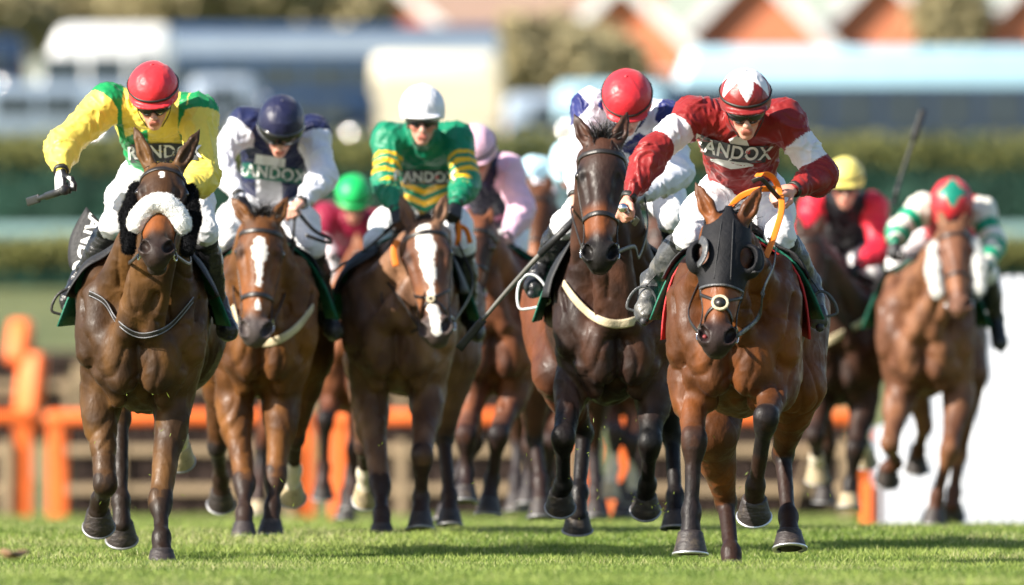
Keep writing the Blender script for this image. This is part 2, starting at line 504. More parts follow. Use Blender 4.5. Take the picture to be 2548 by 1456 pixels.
def build_grass():
    parts = []
    for (y0, y1, dens, hw, h0, h1, bw) in ((43.5, 50, 3900, .072, .024, .050, .0042), (50, 58, 3900, .072, .024, .048, .0042), (58, 68, 2500, .072, .028, .052, .0055), (68, 90, 500, .062, .04, .075, .010), (90, 124, 190, .065, .05, .09, .016)):
        A = 0
        n = int(dens * (y1 - y0) * 2 * hw * (y0 + y1) / 2)
        y = RNG.uniform(y0, y1, n); x = RNG.uniform(-1, 1, n) * hw * y
        z = np.interp(y, TER_Y, TER_Z)
        pp = np.stack([x, y, 0 * x], 1)
        cl = vnoise(pp, 1.6, 5) * .5 + vnoise(pp, 5.0, 6) * .5
        tuft = vnoise(pp, 14, 8)
        h = (h0 + (h1 - h0) * RNG.random(n)) * (.55 + .9 * cl) * (.75 + .5 * tuft)
        a = RNG.uniform(0, 2 * np.pi, n); le = RNG.uniform(.1, .9, n) * h
        dx = np.cos(a) * le; dy = np.sin(a) * le
        fa = RNG.uniform(-.9, .9, n); w = bw * RNG.uniform(.6, 1.3, n)
        wx = np.cos(fa) * w / 2; wy = np.sin(fa) * w / 2
        B = np.stack([x, y, z - .005], 1); Wv = np.stack([wx, wy, 0 * wx], 1)
        mid = B + np.stack([dx * .35, dy * .35, h * .6], 1); tip = B + np.stack([dx, dy, h], 1)
        V = np.stack([B - Wv, B + Wv, mid - Wv * .8, mid + Wv * .8, tip], 1)
        c0 = hexc('627e30'); c1 = hexc('a4b45c'); c2 = hexc('bebc84'); c3 = hexc('3e5a20')
        r = RNG.random(n)[:, None]; cc = cl[:, None]
        c = c0 + (c1 - c0) * np.clip(r * .6 + (cc - .42) * 1.9, 0, 1)
        pt = vnoise(pp, .8, 15)[:, None]; c = np.where(RNG.random(n)[:, None] < .05 + .35 * np.clip((pt - .58) * 4, 0, 1), c2, c); c = np.where(RNG.random(n)[:, None] < .16, c3, c)
        C = np.repeat(c[:, None, :], 5, 1)
        parts.append((V.reshape(-1, 3), C.reshape(-1, 3)))
    V = np.concatenate([p[0] for p in parts]); C = np.concatenate([p[1] for p in parts])
    n = len(V) // 5; b = np.arange(n)[:, None] * 5
    F = np.concatenate([b + [0, 1, 3], b + [0, 3, 2], b + [2, 3, 4]])
    o = mk('grass', V, F, M['blade'], col=C); tag(o, kind='stuff'); o['label'] = 'short mown green racecourse grass'

M['h_orange'] = mat('orange_hurdle_padding', hexc('f4702a'), rough=.6, var=.08, bump=.004, bs=20)
M['h_wood'] = mat('weathered_pale_timber', hexc('a48d70'), rough=.8, var=.22, vs=6, stretch=(1, 1, 8), bump=.004)
M['birch'] = mat('dark_birch_brush', hexc('4a3a34'), rough=.95, var=.45, vs=18, bump=.03, bs=30)
M['rail_white'] = mat('white_plastic_rail', (.80, .81, .82), rough=.4, var=.04)
M['rail_far'] = mat('weathered_grey_green_rail', hexc('7c9a98'), rough=.7, var=.15)
M['panel'] = mat('white_plastic_panel', (.50, .52, .57), rough=.5, var=.04)

HG = 'hurdles across the track'
def birch(mb, x0, x1, y, z0, z1, n, seed):
    r = random.Random(seed)
    for i in range(n):
        x = r.uniform(x0, x1); d = r.uniform(-.10, .10); yy = y + r.uniform(-.06, .06)
        t = z1 - abs(r.gauss(0, .05))
        mb.bar((x, yy, z0), (x + d, yy + r.uniform(-.05, .05), t), r.uniform(.008, .02))

def hurdle(x0, x1, Y, zt, label, seed, wood=True, top='h_orange'):
    z0 = gz(Y)
    t = empty('hurdle', ((x0 + x1) / 2, Y, z0)); tag(t, label, 'hurdle', HG)
    ox = (x0 + x1) / 2; a = x0 - ox + .06; b = x1 - ox - .06
    for s, x in ((-1, a + .13), (1, b - .11)):
        MB().box((x, 0, zt / 2 - .02), (.20, .12, zt + .04), b=.03).build('post', M['h_orange' if top == 'h_orange' else 'h_wood'], t)
    MB().box((0, -.02, zt - .03), (b - a, .15, .15), b=.06).build('top_rail', M[top], t, smooth=True)
    for z, h in ((.72, .09), (.33, .09)):
        MB().box((0, -.09, z), (b - a - .44, .03, h), b=.008).build('slat', M['h_wood'], t)
    for k, x in enumerate((-.45, .35, .8)):
        MB().bar((x * (b - a) * .5, -.11, 0), (x * (b - a) * .5 + (.0, .28, .0)[k], -.11, .82), .10, .03).build('stake', M['h_wood'], t)
    m = MB(); m.box((0, .02, zt * .5 - .05), (b - a - .5, .05, zt - .12)); birch(m, a + .2, b - .2, .0, .02, zt - .02, 220, seed)
    m.build('brush_panel', M['birch'], t)
    return t

def build_hurdles():
    Y = 113.0
    xs = [P(u, 0, Y)[0] for u in (-600, 97, 800, 1495, 2185)]
    labs = ['orange topped hurdle running off the left edge of the picture', 'orange topped hurdle behind the sheepskin noseband horse',
            'orange topped hurdle behind the blazed horse in the middle', 'orange topped hurdle ending beside the white plastic wing']
    for i in range(4): hurdle(xs[i], xs[i + 1], Y, 1.07, labs[i], 11 + i)
    Y2 = 146.0
    x2 = [P(u, 0, Y2)[0] for u in (-330, 240, 830, 1420)]
    labs = ['farther dark hurdle behind the orange wing', 'farther dark hurdle between the first two riders', 'farther dark hurdle hidden behind the middle horses']
    for i in range(3): hurdle(x2[i], x2[i + 1], Y2, 1.12, labs[i], 31 + i, top='birch')
    # padded wing
    Yw = 122.0
    t = empty('hurdle_wing', (P(70, 0, Yw)[0], Yw, gz(Yw))); tag(t, 'slanting stepped orange padded wing rising at the left end of the hurdle', 'hurdle wing')
    def q(u, v, dy=0): p = P(u, v, Yw + dy); return p - np.array(t.location)
    MB().bar(q(66, 1075), q(84, 880, .1), .30, .18, bev=.05).build('lower_pad', M['h_orange'], t, smooth=True)
    MB().bar(q(40, 905, .1), q(54, 800, .3), .24, .18, bev=.05).build('upper_pad', M['h_orange'], t, smooth=True)
    MB().bar(q(84, 1198), q(72, 800, .5), .09, .09).build('post', M['h_wood'], t)
    MB().bar(q(140, 985, .35), q(-120, 985, .35), .11, .04).build('slat', M['h_wood'], t)
    MB().bar(q(28, 1300), q(-20, 1160, .4), .10, .05).build('strut', M['h_wood'], t)
    # white plastic wing at the right
    Yp = 84.0
    xl = P(2168, 0, Yp)[0]; xr = P(2780, 0, Yp)[0]; h = (1330 - 688) * Yp / FPX
    t = empty('white_wing', (xl, Yp, gz(Yp))); tag(t, 'tall white ribbed plastic wing panel at the right of the hurdles', 'wing panel')
    V = []; F = []
    n = 44
    for i in range(n + 1):
        x = (xr - xl) * i / n; y = -1.6 * i / n
        z = h * (.42 + .58 * sstep(0, .52, i / n)) if i / n < .52 else h
        rib = .03 if i % 2 else -.03
        V += [(x, y + rib, .0), (x, y + rib, z), (x, y + rib + .05, z), (x, y + rib + .05, .0)]
    for i in range(n):
        a = i * 4; b = a + 4
        F += [(a, b, b + 1, a + 1), (a + 1, b + 1, b + 2, a + 2), (a + 2, b + 2, b + 3, a + 3)]
    mk('panel', np.array(V), F, M['panel'], t, smooth=False)
    MB().box((-.03, -.06, .19), (.09, .10, .42), b=.02).build('orange_post', M['h_orange'], t)
    for i in range(3):
        MB().box((.5 + i * .5, .12 - .45 * i, .45), (.07, .06, .9)).build('post', M['rail_white'], t)

def build_rails():
    for (Y, v, lab) in ((192.0, 580, 'pale running rail on the bank in front of the hedge'),):
        t = empty('running_rail', (0, Y, gz(Y))); tag(t, lab, 'rail')
        z = P(0, v, Y)[2] - gz(Y)
        V, F = tube([(x, 0, z) for x in np.linspace(-40, 40, 21)], .30, k=10)
        mk('rail', np.array(V), F, M['rail_far'], t)
        for x in np.arange(-15, 16, 3.0):
            MB().bar((x, .3, -.2), (x, .12, z * .7), .06, .06).bar((x, .12, z * .7), (x, 0, z), .06, .06).build('post', M['rail_white'], t)

def leafy(name, V, F, mt, parent=None, n=4000, size=.12, seed=1, thick=.3):
    """leaf sized cards scattered around the surface V,F, one mesh"""
    r = np.random.default_rng(seed)
    f = r.integers(0, len(F), n); a = r.random((n, 2)); m = a.sum(1) > 1; a[m] = 1 - a[m]
    F3 = np.asarray(F)[:, :3]
    p = V[F3[f, 0]] + (V[F3[f, 1]] - V[F3[f, 0]]) * a[:, :1] + (V[F3[f, 2]] - V[F3[f, 0]]) * a[:, 1:]
    p = p + r.normal(0, thick * .5, (n, 3))
    d1 = r.normal(0, 1, (n, 3)); d1 /= np.linalg.norm(d1, axis=1)[:, None]
    d2 = np.cross(d1, r.normal(0, 1, (n, 3))); d2 /= np.linalg.norm(d2, axis=1)[:, None]
    s = size * r.uniform(.5, 1.4, n)[:, None]
    VV = np.stack([p - d1 * s, p + d2 * s * .5, p + d1 * s, p - d2 * s * .5], 1).reshape(-1, 3)
    FF = np.arange(n)[:, None] * 4 + [[0, 1, 2, 3]]
    return mk(name, VV, FF, mt, parent, smooth=False)

M['hedge'] = mat('dense_hedge_leaves', (.008, .045, .028), rough=.85, var=.35, vs=3.0, bump=.06, bs=9)
M['hedge_top'] = mat('sun_painted_hedge_leaves', (.17, .17, .045), rough=.85, var=.25, vs=3.0)  # paler leaf colour standing in for sunlight on the hedge tops
M['tree_leaf'] = mat('olive_tree_leaves', (.33, .28, .15), rough=.85, var=.35, vs=.8)
M['bark'] = mat('tree_bark', (.06, .045, .03), rough=.9, var=.3, bump=.03)

def fuzz(name, V, Q, mt, parent, n, ln, w, seed):
    r = np.random.default_rng(seed); N = vnormals(V, Q); f = r.integers(0, len(Q), n)
    p = V[Q[f]].mean(1) + r.normal(0, .002, (n, 3)); d = N[Q[f, 0]] + r.normal(0, .55, (n, 3)); d /= np.linalg.norm(d, axis=1)[:, None]
    s = np.cross(d, r.normal(0, 1, (n, 3))); s /= np.linalg.norm(s, axis=1)[:, None]; L_ = ln * r.uniform(.5, 1.2, n)[:, None]
    VV = np.stack([p - s * w - d * .003, p + s * w - d * .003, p + d * L_], 1).reshape(-1, 3)
    return mk(name, VV, np.arange(n)[:, None] * 3 + [[0, 1, 2]], mt, parent, smooth=False)

def lump(cx, cy, cz, rx, ry, rz, seed, n=18, amp=.35):
    V = []; F = []
    for j in range(n + 1):
        for i in range(2 * n):
            th = math.pi * j / n; ph = math.pi * i / n
            V.append((math.sin(th) * math.cos(ph), math.sin(th) * math.sin(ph), math.cos(th)))
    V = np.array(V); k = 1 + amp * (vnoise(V + seed, 1.7, seed) - .5) * 2
    V = V * k[:, None] * [rx, ry, rz] + [cx, cy, cz]
    for j in range(n):
        for i in range(2 * n):
            a = j * 2 * n + i; b = j * 2 * n + (i + 1) % (2 * n)
            F.append((a, a + 2 * n, b + 2 * n, b))
    return V, np.array(F)

def build_hedges():
    def strip(Y, D, v0, hgt, seed, label, x0=-26, x1=26):
        zt = P(0, v0, Y)[2]; zb = zt - hgt
        nx, nz = 220, 10; V = []; F = []
        prof = [(-D / 2, zb)] + [(-D / 2 - .05 * math.sin(3 * k / nz), zb + (zt - zb) * k / nz) for k in range(1, nz)] + [(-D * .3, zt), (D * .3, zt), (D / 2, zt - .3), (D / 2, zb)]
        for i in range(nx + 1):
            for (dy, z) in prof: V.append((x0 + (x1 - x0) * i / nx, Y + dy, z))
        V = np.array(V); nn = vnoise(V, 1.1, seed) - .5; n2 = vnoise(V, 3.3, seed + 1) - .5
        V[:, 1] -= nn * .15 + n2 * .12; V[:, 2] += (nn * .10 + n2 * .08) * (V[:, 2] > zb + .3)
        m = len(prof)
        for i in range(nx):
            for j in range(m - 1): F.append((i * m + j, (i + 1) * m + j, (i + 1) * m + j + 1, i * m + j + 1))
        F = np.array(F)
        t = empty('hedge', (0, 0, 0)); tag(t, label, 'hedge', 'clipped hedges on the bank')
        mk('hedge_body', V, F, M['hedge'], t, smooth=False)
        leafy('leaves', V, F, M['hedge'], t, 22000, .07, seed, .10)
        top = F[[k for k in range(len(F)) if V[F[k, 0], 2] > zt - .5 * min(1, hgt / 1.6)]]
        leafy('sun_painted_leaves', V, top, M['hedge_top'], t, 40000, .08, seed + 5, .16)  # sunlit look of the top put into the leaf colour
    strip(208.0, 1.6, 352, 2.1, 3, 'long clipped green hedge with sunlit yellowish top below the parked vehicles')
    strip(186.5, 1.0, 612, .9, 9, 'low dark hedge on the grass bank below the running rail', -24, 24)

def glass_mat():
    return mat('vehicle_glass', (.03, .045, .06), rough=.08, var=.2, vs=2)
M['glass'] = glass_mat()
M['tyre'] = mat('tyre_rubber', (.02, .02, .02), rough=.8, var=.2)

def vehicle(name, label, cat, u0, u1, vt, Y, H, D, paint, win, stripe=None, nose=0.0, face_on=False):
    """box shaped vehicle seen side on (or face on); win = list of (x0,x1,z0,z1) fractions of its near face"""
    x0 = P(u0, 0, Y)[0]; x1 = P(u1, 0, Y)[0]; zt = P(0, vt, Y)[2]; zb = zt - H; w = x1 - x0
    t = empty(name, ((x0 + x1) / 2, Y, zb)); tag(t, label, cat, 'vehicles parked behind the hedge')
    bm = bmesh.new(); bmesh.ops.create_cube(bm, size=1.0)
    bmesh.ops.scale(bm, vec=(w, D, H - .35), verts=bm.verts); bmesh.ops.translate(bm, vec=(0, D / 2, .35 + (H - .35) / 2), verts=bm.verts)
    if nose:
        for v in bm.verts:
            if v.co.z > H * .8 and v.co.x * nose > 0: v.co.x -= nose * H * .35
    bmesh.ops.bevel(bm, geom=list(bm.edges), offset=.22, segments=4, affect='EDGES', profile=.5)
    me = bpy.data.meshes.new('body'); bm.to_mesh(me); bm.free(); me.materials.append(paint)
    o = bpy.data.objects.new('body', me); COL.objects.link(o); o.parent = t
    for p in me.polygons: p.use_smooth = True
    for (a, b, c, d) in win:
        MB().box((-w / 2 + w * (a + b) / 2, -.004, H * (c + d) / 2), (w * (b - a), .06, H * (d - c)), b=.02).build('window', M['glass'], t)
    if stripe:
        for (c, d, mt) in stripe: MB().box((0, -.004, H * (c + d) / 2), (w * .985, .03, H * (d - c)), b=.01).build('side_panel', mt, t)
    for x in ((-.34, .34) if not face_on else (-.40, .40)):
        ax = Matrix.Rotation(math.radians(90), 3, 'X') if not face_on else Matrix.Rotation(math.radians(90), 3, 'Y')
        wh = MB().lathe([(.30, -.12), (.45, -.12), (.47, 0), (.45, .12), (.30, .12)], (x * w, .12 if not face_on else .5, .46), 20, ax).build('wheel', M['tyre'], t, smooth=True)
        MB().lathe([(.05, -.135), (.28, -.13), (.28, .13), (.05, .135)], (x * w, .12 if not face_on else .5, .46), 16, ax).build('rim', M['metal'], wh, smooth=True)
    if face_on:
        for x in (-.36, .36):
            MB().box((x * w, -.01, H * .28), (w * .16, .08, .16), b=.03).build('headlight', M['white_metal'], t)
        MB().box((0, -.03, H * .16), (w * .96, .12, .22), b=.04).build('bumper', M['tyre'], t)
    return t

def paint(name, c, r=.3): return mat(name, c, rough=r, var=.06, vs=1.5, coat=.4)

def build_vehicles():
    white = paint('white_paint', (.78, .79, .80)); navy = paint('navy_paint', hexc('2b4668')); cream = paint('cream_paint', hexc('e6ddc6'))
    sky_b = paint('pale_blue_paint', hexc('a9cfe0')); grey = paint('silver_paint', hexc('93a1b2')); low = paint('grey_blue_paint', hexc('8797a8')); dk = paint('dark_blue_paint', hexc('1f3350'))
    vehicle('minibus', 'white minibus with dark side windows parked at the far left', 'minibus', 45, 425, 62, 247, 2.6, 2.0, white, [(.16, .42, .48, .74), (.46, .7, .48, .74), (.74, .93, .48, .74)], nose=-1)
    vehicle('parked_car', 'grey blue car parked below the minibus at the left edge', 'car', -160, 330, 205, 238, 1.55, 1.8, low, [(.3, .5, .55, .85), (.53, .72, .55, .85)])
    vehicle('parked_car', 'dark blue car parked at the top left corner', 'car', -220, 60, 90, 252, 1.6, 1.8, dk, [(.2, .48, .5, .85), (.52, .8, .5, .85)])
    vehicle('coach', 'long navy coach with pale silver roof behind the first two riders', 'coach', 405, 1245, 62, 262, 3.3, 2.4, navy,
            [(.02 + .135 * k, .14 + .135 * k, .55, .74) for k in range(7)], stripe=[(.80, .93, grey)])
    vehicle('parked_car', 'pale car parked in front of the navy coach', 'car', 470, 640, 190, 241, 1.55, 1.8, grey, [(.25, .48, .52, .88), (.52, .75, .52, .88)])
    vehicle('parked_car', 'dark blue car half hidden behind the navy jockey cap', 'car', 640, 935, 225, 236, 1.45, 1.8, dk, [(.25, .48, .52, .85), (.52, .75, .52, .85)])
    vehicle('horsebox', 'cream horsebox lorry facing the track behind the white cap', 'lorry', 925, 1245, 132, 244, 2.55, 4.5, cream, [], stripe=[(.42, .80, paint('cream_panel', hexc('d2c6ac'))), (.0, .30, white)], face_on=True)
    vehicle('parked_car', 'silver estate car between the cream lorry and the red cap', 'car', 1255, 1590, 232, 240, 1.5, 1.8, grey, [(.2, .45, .5, .85), (.5, .78, .5, .85)])
    vehicle('coach', 'pale blue coach with a row of dark windows behind the riders at the right', 'coach', 1590, 2760, 118, 248, 3.1, 2.4, sky_b,
            [(.10 + .105 * k, .190 + .105 * k, .42, .70) for k in range(8)], stripe=[(.12, .735, dk)], nose=-1)
    vehicle('parked_car', 'pale blue hatchback car parked beside the red cap', 'car', 1385, 1660, 205, 237, 1.55, 1.8, sky_b, [(.2, .46, .5, .85), (.5, .8, .5, .85)])

M['brick'] = mat('orange_brick', hexc('d98560'), rough=.85, var=.12, vs=2, bump=.01)
M['roof'] = mat('brown_roof_tiles', hexc('9b8070'), rough=.85, var=.2, vs=3, bump=.03)
M['barge'] = mat('white_bargeboard', (.8, .8, .78), rough=.5, var=.04)

def house(label, uc, half_u, vb, Y, slope, depth=8.0, wing=None, brick='brick'):
    """brick house, gable to the camera; vb = height in the photograph of the bottom of the gable"""
    xc = P(uc, 0, Y)[0]; hw = half_u * Y / FPX; ze = P(0, vb, Y)[2]; zg = gz(Y)
    t = empty('house', (xc, Y, zg)); tag(t, label, 'house', 'brick houses beyond the vehicles')
    e = ze - zg; zr = e + hw * slope
    V = [(-hw, 0, 0), (hw, 0, 0), (hw, 0, e), (0, 0, zr), (-hw, 0, e), (-hw, depth, 0), (hw, depth, 0), (hw, depth, e), (0, depth, zr), (-hw, depth, e)]
    F = [(0, 1, 2, 3, 4), (5, 9, 8, 7, 6), (0, 4, 9, 5), (1, 6, 7, 2), (4, 3, 8, 9), (3, 2, 7, 8)]
    mk('wall', np.array(V), F, M[brick], t, smooth=False)
    q = .35
    for s in (-1, 1):
        a = Vector((s * (hw + q), 0, e - q * slope)); b = Vector((0, 0, zr)); n = Vector((s * slope, 0, 1)).normalized() * .14
        V = []
        for y in (-.45, depth + .3):
            V += [tuple(a + Vector((0, y, 0)) + n * .05), tuple(b + Vector((0, y, 0)) + n * .05), tuple(b + Vector((0, y, 0)) + n), tuple(a + Vector((0, y, 0)) + n)]
        F = [(0, 1, 2, 3), (7, 6, 5, 4), (0, 4, 5, 1), (1, 5, 6, 2), (2, 6, 7, 3), (3, 7, 4, 0)]
        mk('roof_slope', np.array(V), F, M['roof'], t, smooth=False)
        MB().bar(a + Vector((0, -.5, -.06)), b + Vector((0, -.5, -.06)), .07, .42).build('bargeboard', M['barge'], t)
    for x in (-hw * .45, hw * .45):
        f = MB().box((x, -.02, e - 1.3), (hw * .5, .10, 1.2), b=.02).build('window', M['barge'], t)
        MB().box((x, -.05, e - 1.3), (hw * .42, .08, 1.05)).build('pane', M['glass'], f)
    MB().box((hw * .4, depth * .5, zr - .1), (.7, .7, 1.5), b=.02).build('chimney', M[brick], t)
    return t

def build_houses():
    house('brick house with one orange gable behind the white cap', 975, 150, 92, 415, .95)
    house('brick house with an orange gable above the red cap', 1545, 190, 130, 400, .95)
    house('brick house with an orange gable above the maroon jockey', 1872, 200, 112, 408, 1.0)
    house('brick house with an orange gable right of the maroon jockey', 2190, 190, 108, 412, 1.0)
    house('brick house with an orange gable at the right edge', 2590, 160, 70, 418, 1.0)
    # brown roofed terrace between the gables
    Y = 436
    x0 = P(1060, 0, Y)[0]; x1 = P(1480, 0, Y)[0]; ze = P(0, 96, Y)[2]; zg = gz(Y)
    t = empty('house', ((x0 + x1) / 2, Y, zg)); tag(t, 'terrace with a wide brown tiled roof between two orange gables', 'house', 'brick houses beyond the vehicles')
    w = x1 - x0; e = ze - zg
    MB().box((0, 4, e / 2), (w, 8, e)).build('wall', M['brick'], t)
    V = [(-w / 2 - .3, -.4, e), (w / 2 + .3, -.4, e), (w / 2 + .3, 4, e + 3.4), (-w / 2 - .3, 4, e + 3.4), (w / 2 + .3, 8.4, e), (-w / 2 - .3, 8.4, e)]
    mk('roof', np.array(V), [(0, 1, 2, 3), (3, 2, 4, 5), (0, 3, 5), (1, 4, 2)], M['roof'], t, smooth=False)

def tree(label, u, vtop, vbot, half_u, Y, seed):
    x = P(u, 0, Y)[0]; zt = P(0, vtop, Y)[2]; zb = P(0, vbot, Y)[2]; zg = gz(Y); r = half_u * Y / FPX
    t = empty('tree', (x, Y, zg)); tag(t, label, 'tree', 'trees and shrubs behind the vehicles')
    V0 = []; F0 = []; rr = random.Random(seed)
    h = zt - zb; n = 0; VV = []; FF = []
    for i in range(9):
        k = rr.uniform(.35, .6)
        V, F = lump(rr.uniform(-.7, .7) * r, rr.uniform(-.5, .5) * r, zb - zg + h * rr.uniform(.25, .8), r * k, r * k, h * k * .6, seed * 10 + i, 8)
        VV.append(V); FF.append(F + n); n += len(V)
    leafy('crown', np.concatenate(VV), np.concatenate(FF), M['tree_leaf'], t, 7000, .22, seed, .35)
    Vt, Ft = tube(resample([(0, 0, -.1), (.1, 0, (zb - zg) * .6), (0, .1, zb - zg + h * .6)], 4), .35, taper=(1.2, .5))
    tr = mk('trunk', np.array(Vt), Ft, M['bark'], t)
    for a in range(5):
        Vt, Ft = tube(resample([(0, .05, zb - zg + h * .1), (math.cos(a * 1.26) * r * .4, math.sin(a * 1.26) * r * .4, zb - zg + h * .5), (math.cos(a * 1.26) * r * .7, math.sin(a * 1.26) * r * .6, zb - zg + h * .8)], 3), .16, taper=(1, .4))
        mk('limb', np.array(Vt), Ft, M['bark'], tr)

def build_trees():
    tree('olive tree at the top left corner', -30, -60, 110, 170, 300, 1)
    tree('olive tree above the white minibus', 270, -90, 95, 200, 310, 2)
    tree('olive tree above the middle of the navy coach', 560, -80, 95, 190, 305, 3)
    tree('dark olive tree above the right end of the navy coach', 790, -90, 110, 170, 315, 4)
    tree('olive bush between the cream lorry and the red cap', 1350, 75, 265, 110, 290, 5)
    tree('olive bush right of the cream lorry below the orange gable', 1500, 110, 250, 105, 296, 6)
    tree('dark olive tree between the right hand gables', 2370, -60, 130, 70, 330, 7)

build_ground()
build_grass()
build_hurdles()
build_rails()
build_hedges()
build_vehicles()
build_houses()
build_trees()

# ------------------------------------------------------------------ racehorses
HORSES = {}
HGRP = 'racehorses galloping towards the camera'

def frame_head(poll, muz, roll=0.0):
    A = nrm(muz - poll); hs = np.linalg.norm(muz - poll) / .60
    B = np.array([0, -1.0, .0]); B = nrm(B - A * np.dot(A, B))
    Cx = np.cross(A, B)
    if Cx[0] < 0: Cx = -Cx
    c, s = math.cos(roll), math.sin(roll)
    B, Cx = B * c + Cx * s, Cx * c - B * s
    return A, B, Cx, hs

def head_prims(S, poll, A, B, C, hs, inflate=0.0, tg=2, nostril=True):
    L = lambda a, b, c: poll + hs * (a * A + b * B + c * C)
    ax = np.array([A, B, C]); g = inflate
    E = lambda a, b, c, ra, rb, rc, k=.03, op=1, x=ax, t=.5: S.ell(L(a, b, c), np.array([ra, rb, rc]) * hs + g, x, k * hs, tg, t, op)
    K = lambda p, q, r0, r1, k=.03, op=1: S.cone(L(*p), L(*q), r0 * hs + g, r1 * hs + g, k * hs, tg, (.5, .5), None, 1, op)
    E(.09, -.075, 0, .13, .095, .098)                       # cranium
    E(.17, -.055, 0, .13, .065, .104, .03)                  # brow
    K((.14, -.045, 0), (.47, -.045, 0), .066, .046, .035)   # face
    K((.16, -.07, .045), (.44, -.07, .033), .052, .034, .03)
    K((.16, -.07, -.045), (.44, -.07, -.033), .052, .034, .03)
    for s in (-1, 1):
        E(.22, -.19, s * .048, .135, .115, .040, .03)       # jowl
        E(.165, -.045, s * .088, .036, .030, .026, .018)    # eye mound
        K((.20, -.085, s * .086), (.36, -.085, s * .058), .017, .010, .025)   # cheek ridge
    K((.24, -.20, 0), (.52, -.135, 0), .055, .036, .04)     # lower jaw
    E(.545, -.065, 0, .075, .066, .060, .03)                # muzzle
    for s in (-1, 1):
        E(.548, -.040, s * .050, .052, .042, .034, .018)    # nostril wings
    E(.590, -.078, 0, .032, .044, .052, .02)                # upper lip
    E(.570, -.132, 0, .038, .032, .046, .016)               # chin
    if nostril:
        for s in (-1, 1):
            d = nrm(A * .85 + C * s * .45 * -1); e = nrm(B * .8 + C * s * .6); f = np.cross(d, e)
            S.ell(L(.553, -.020, s * .056), np.array([.040, .032, .021]) * hs, np.array([d, e, f]), .008 * hs, tg, .5, -1)
            S.cone(L(.19, -.01, s * .075), L(.30, -.015, s * .062), .008 * hs, .008 * hs, .03 * hs, tg, (.5, .5), None, 1, -1)
        K((.575, -.115, -.06), (.575, -.115, .06), .006, .006, .012, -1)      # mouth
    return L

def build_hoof(name, c, h, fdir, mt, parent, r=.066, shoe=None):
    c = np.asarray(c, float); h = np.asarray(h, float); ax = nrm(c - h); f = nrm(np.asarray(fdir) - ax * np.dot(fdir, ax)); l = np.cross(ax, f)
    n = 24; V = []; F = []; D = np.linalg.norm(c - h)
    prof = [(0, 1.0, .006), (.06, 1.02, .005), (.5, .88, -.004), (.9, .77, -.010), (1.0, .76, -.012), (1.10, .66, -.012)]
    for (z, k, sh) in prof:
        for i in range(n):
            a = 2 * math.pi * i / n; ca, sa = math.cos(a), math.sin(a)
            rf = r * k * (1.05 if ca > 0 else .86); rl = r * k * (1.0 if ca > -.2 else .93)
            V.append(h + ax * D * z + f * (ca * rf + sh + .006) + l * sa * rl)
    m = len(prof)
    for j in range(m - 1):
        for i in range(n):
            k = (i + 1) % n; F.append((j * n + i, j * n + k, (j + 1) * n + k, (j + 1) * n + i))
    F.append(tuple((m - 1) * n + i for i in range(n)))
    b = len(V)
    for i in range(n): V.append(np.array(V[i]) * .45 + (h + ax * .012) * .55)
    for i in range(n): k = (i + 1) % n; F.append((k, i, b + i, b + k))
    F.append(tuple(b + i for i in range(n))[::-1])
    o = mk(name, np.array(V), F, mt, parent)
    if shoe:
        pts = []
        for i in range(19):
            a = math.radians(-140 + 280 * i / 18); ca, sa = math.cos(a), math.sin(a)
            pts.append(h - ax * .004 + f * (ca * r * (1.04 if ca > 0 else .86) * .93 + .012) + l * sa * r * .94)
        V, F = tube(np.array(pts), .012, .024, hint=ax, k=8)
        mk('horseshoe', np.array(V), F, shoe, o)
    return o

def strands(name, roots, dirs, length, n, mt, parent, seed=1, w=.006, droop=.5, spread=.25, segs=5):
    r = np.random.default_rng(seed); V = []; F = []
    roots = np.asarray(roots, float); dirs = np.asarray(dirs, float)
    for i in range(n):
        t = r.random() * (len(roots) - 1); k = int(t); q = t - k
        k2 = min(k + 1, len(roots) - 1)
        p = roots[k] * (1 - q) + roots[k2] * q + r.normal(0, .008, 3)
        d = nrm(dirs[k] * (1 - q) + dirs[k2] * q + r.normal(0, spread, 3)); Ln = length * r.uniform(.5, 1.1)
        pts = [p]
        for s in range(segs):
            d = nrm(d + np.array([0, 0, -droop / segs]) + r.normal(0, .05, 3)); pts.append(pts[-1] + d * Ln / segs)
        v, f = tube(np.array(pts), w, taper=(1, .25), k=4); b = len(V); V += list(v); F += [tuple(x + b for x in g) for g in f]
    return mk(name, np.array(V), F, mt, parent)

def drape(name, bvh, T, y0, y1, a0, a1, off, mt, parent, ny=10, na=22, flare=0.0, cz=1.22, tilt=0.0, thick=.008):
    """cloth lying over the trunk between angles a0..a1 (degrees from the top, + to the picture's right)"""
    V = []; ok = []
    last = .35
    for j in range(ny + 1):
        for i in range(na + 1):
            a = math.radians(a0 + (a1 - a0) * i / na); y = y0 + (y1 - y0) * j / ny + tilt * abs(math.sin(a))
            c = T(0, y, cz); d = nrm(T(math.sin(a), y, cz + math.cos(a)) - c)
            h = bvh.ray_cast(Vector(c), Vector(d), .7); r = h[3] if h[0] is not None else last
            r = min(max(r, .2), .42); last = r
            V.append(c + d * (r + off + flare * max(0, abs(a) / 1.6) ** 3 * (1 - j / ny)))
    V = np.array(V); m = na + 1
    # smooth the offsets a little
    G = V.reshape(ny + 1, m, 3)
    for _ in range(3):
        G[:, 1:-1] = .5 * G[:, 1:-1] + .25 * (G[:, :-2] + G[:, 2:]); G[1:-1] = .5 * G[1:-1] + .25 * (G[:-2] + G[2:])
    V = G.reshape(-1, 3); F = []
    for j in range(ny):
        for i in range(na): F.append((j * m + i, j * m + i + 1, (j + 1) * m + i + 1, (j + 1) * m + i))
    o = mk(name, V, F, mt, parent)
    md = o.modifiers.new('thickness', 'SOLIDIFY'); md.thickness = thick; md.offset = 0
    return o

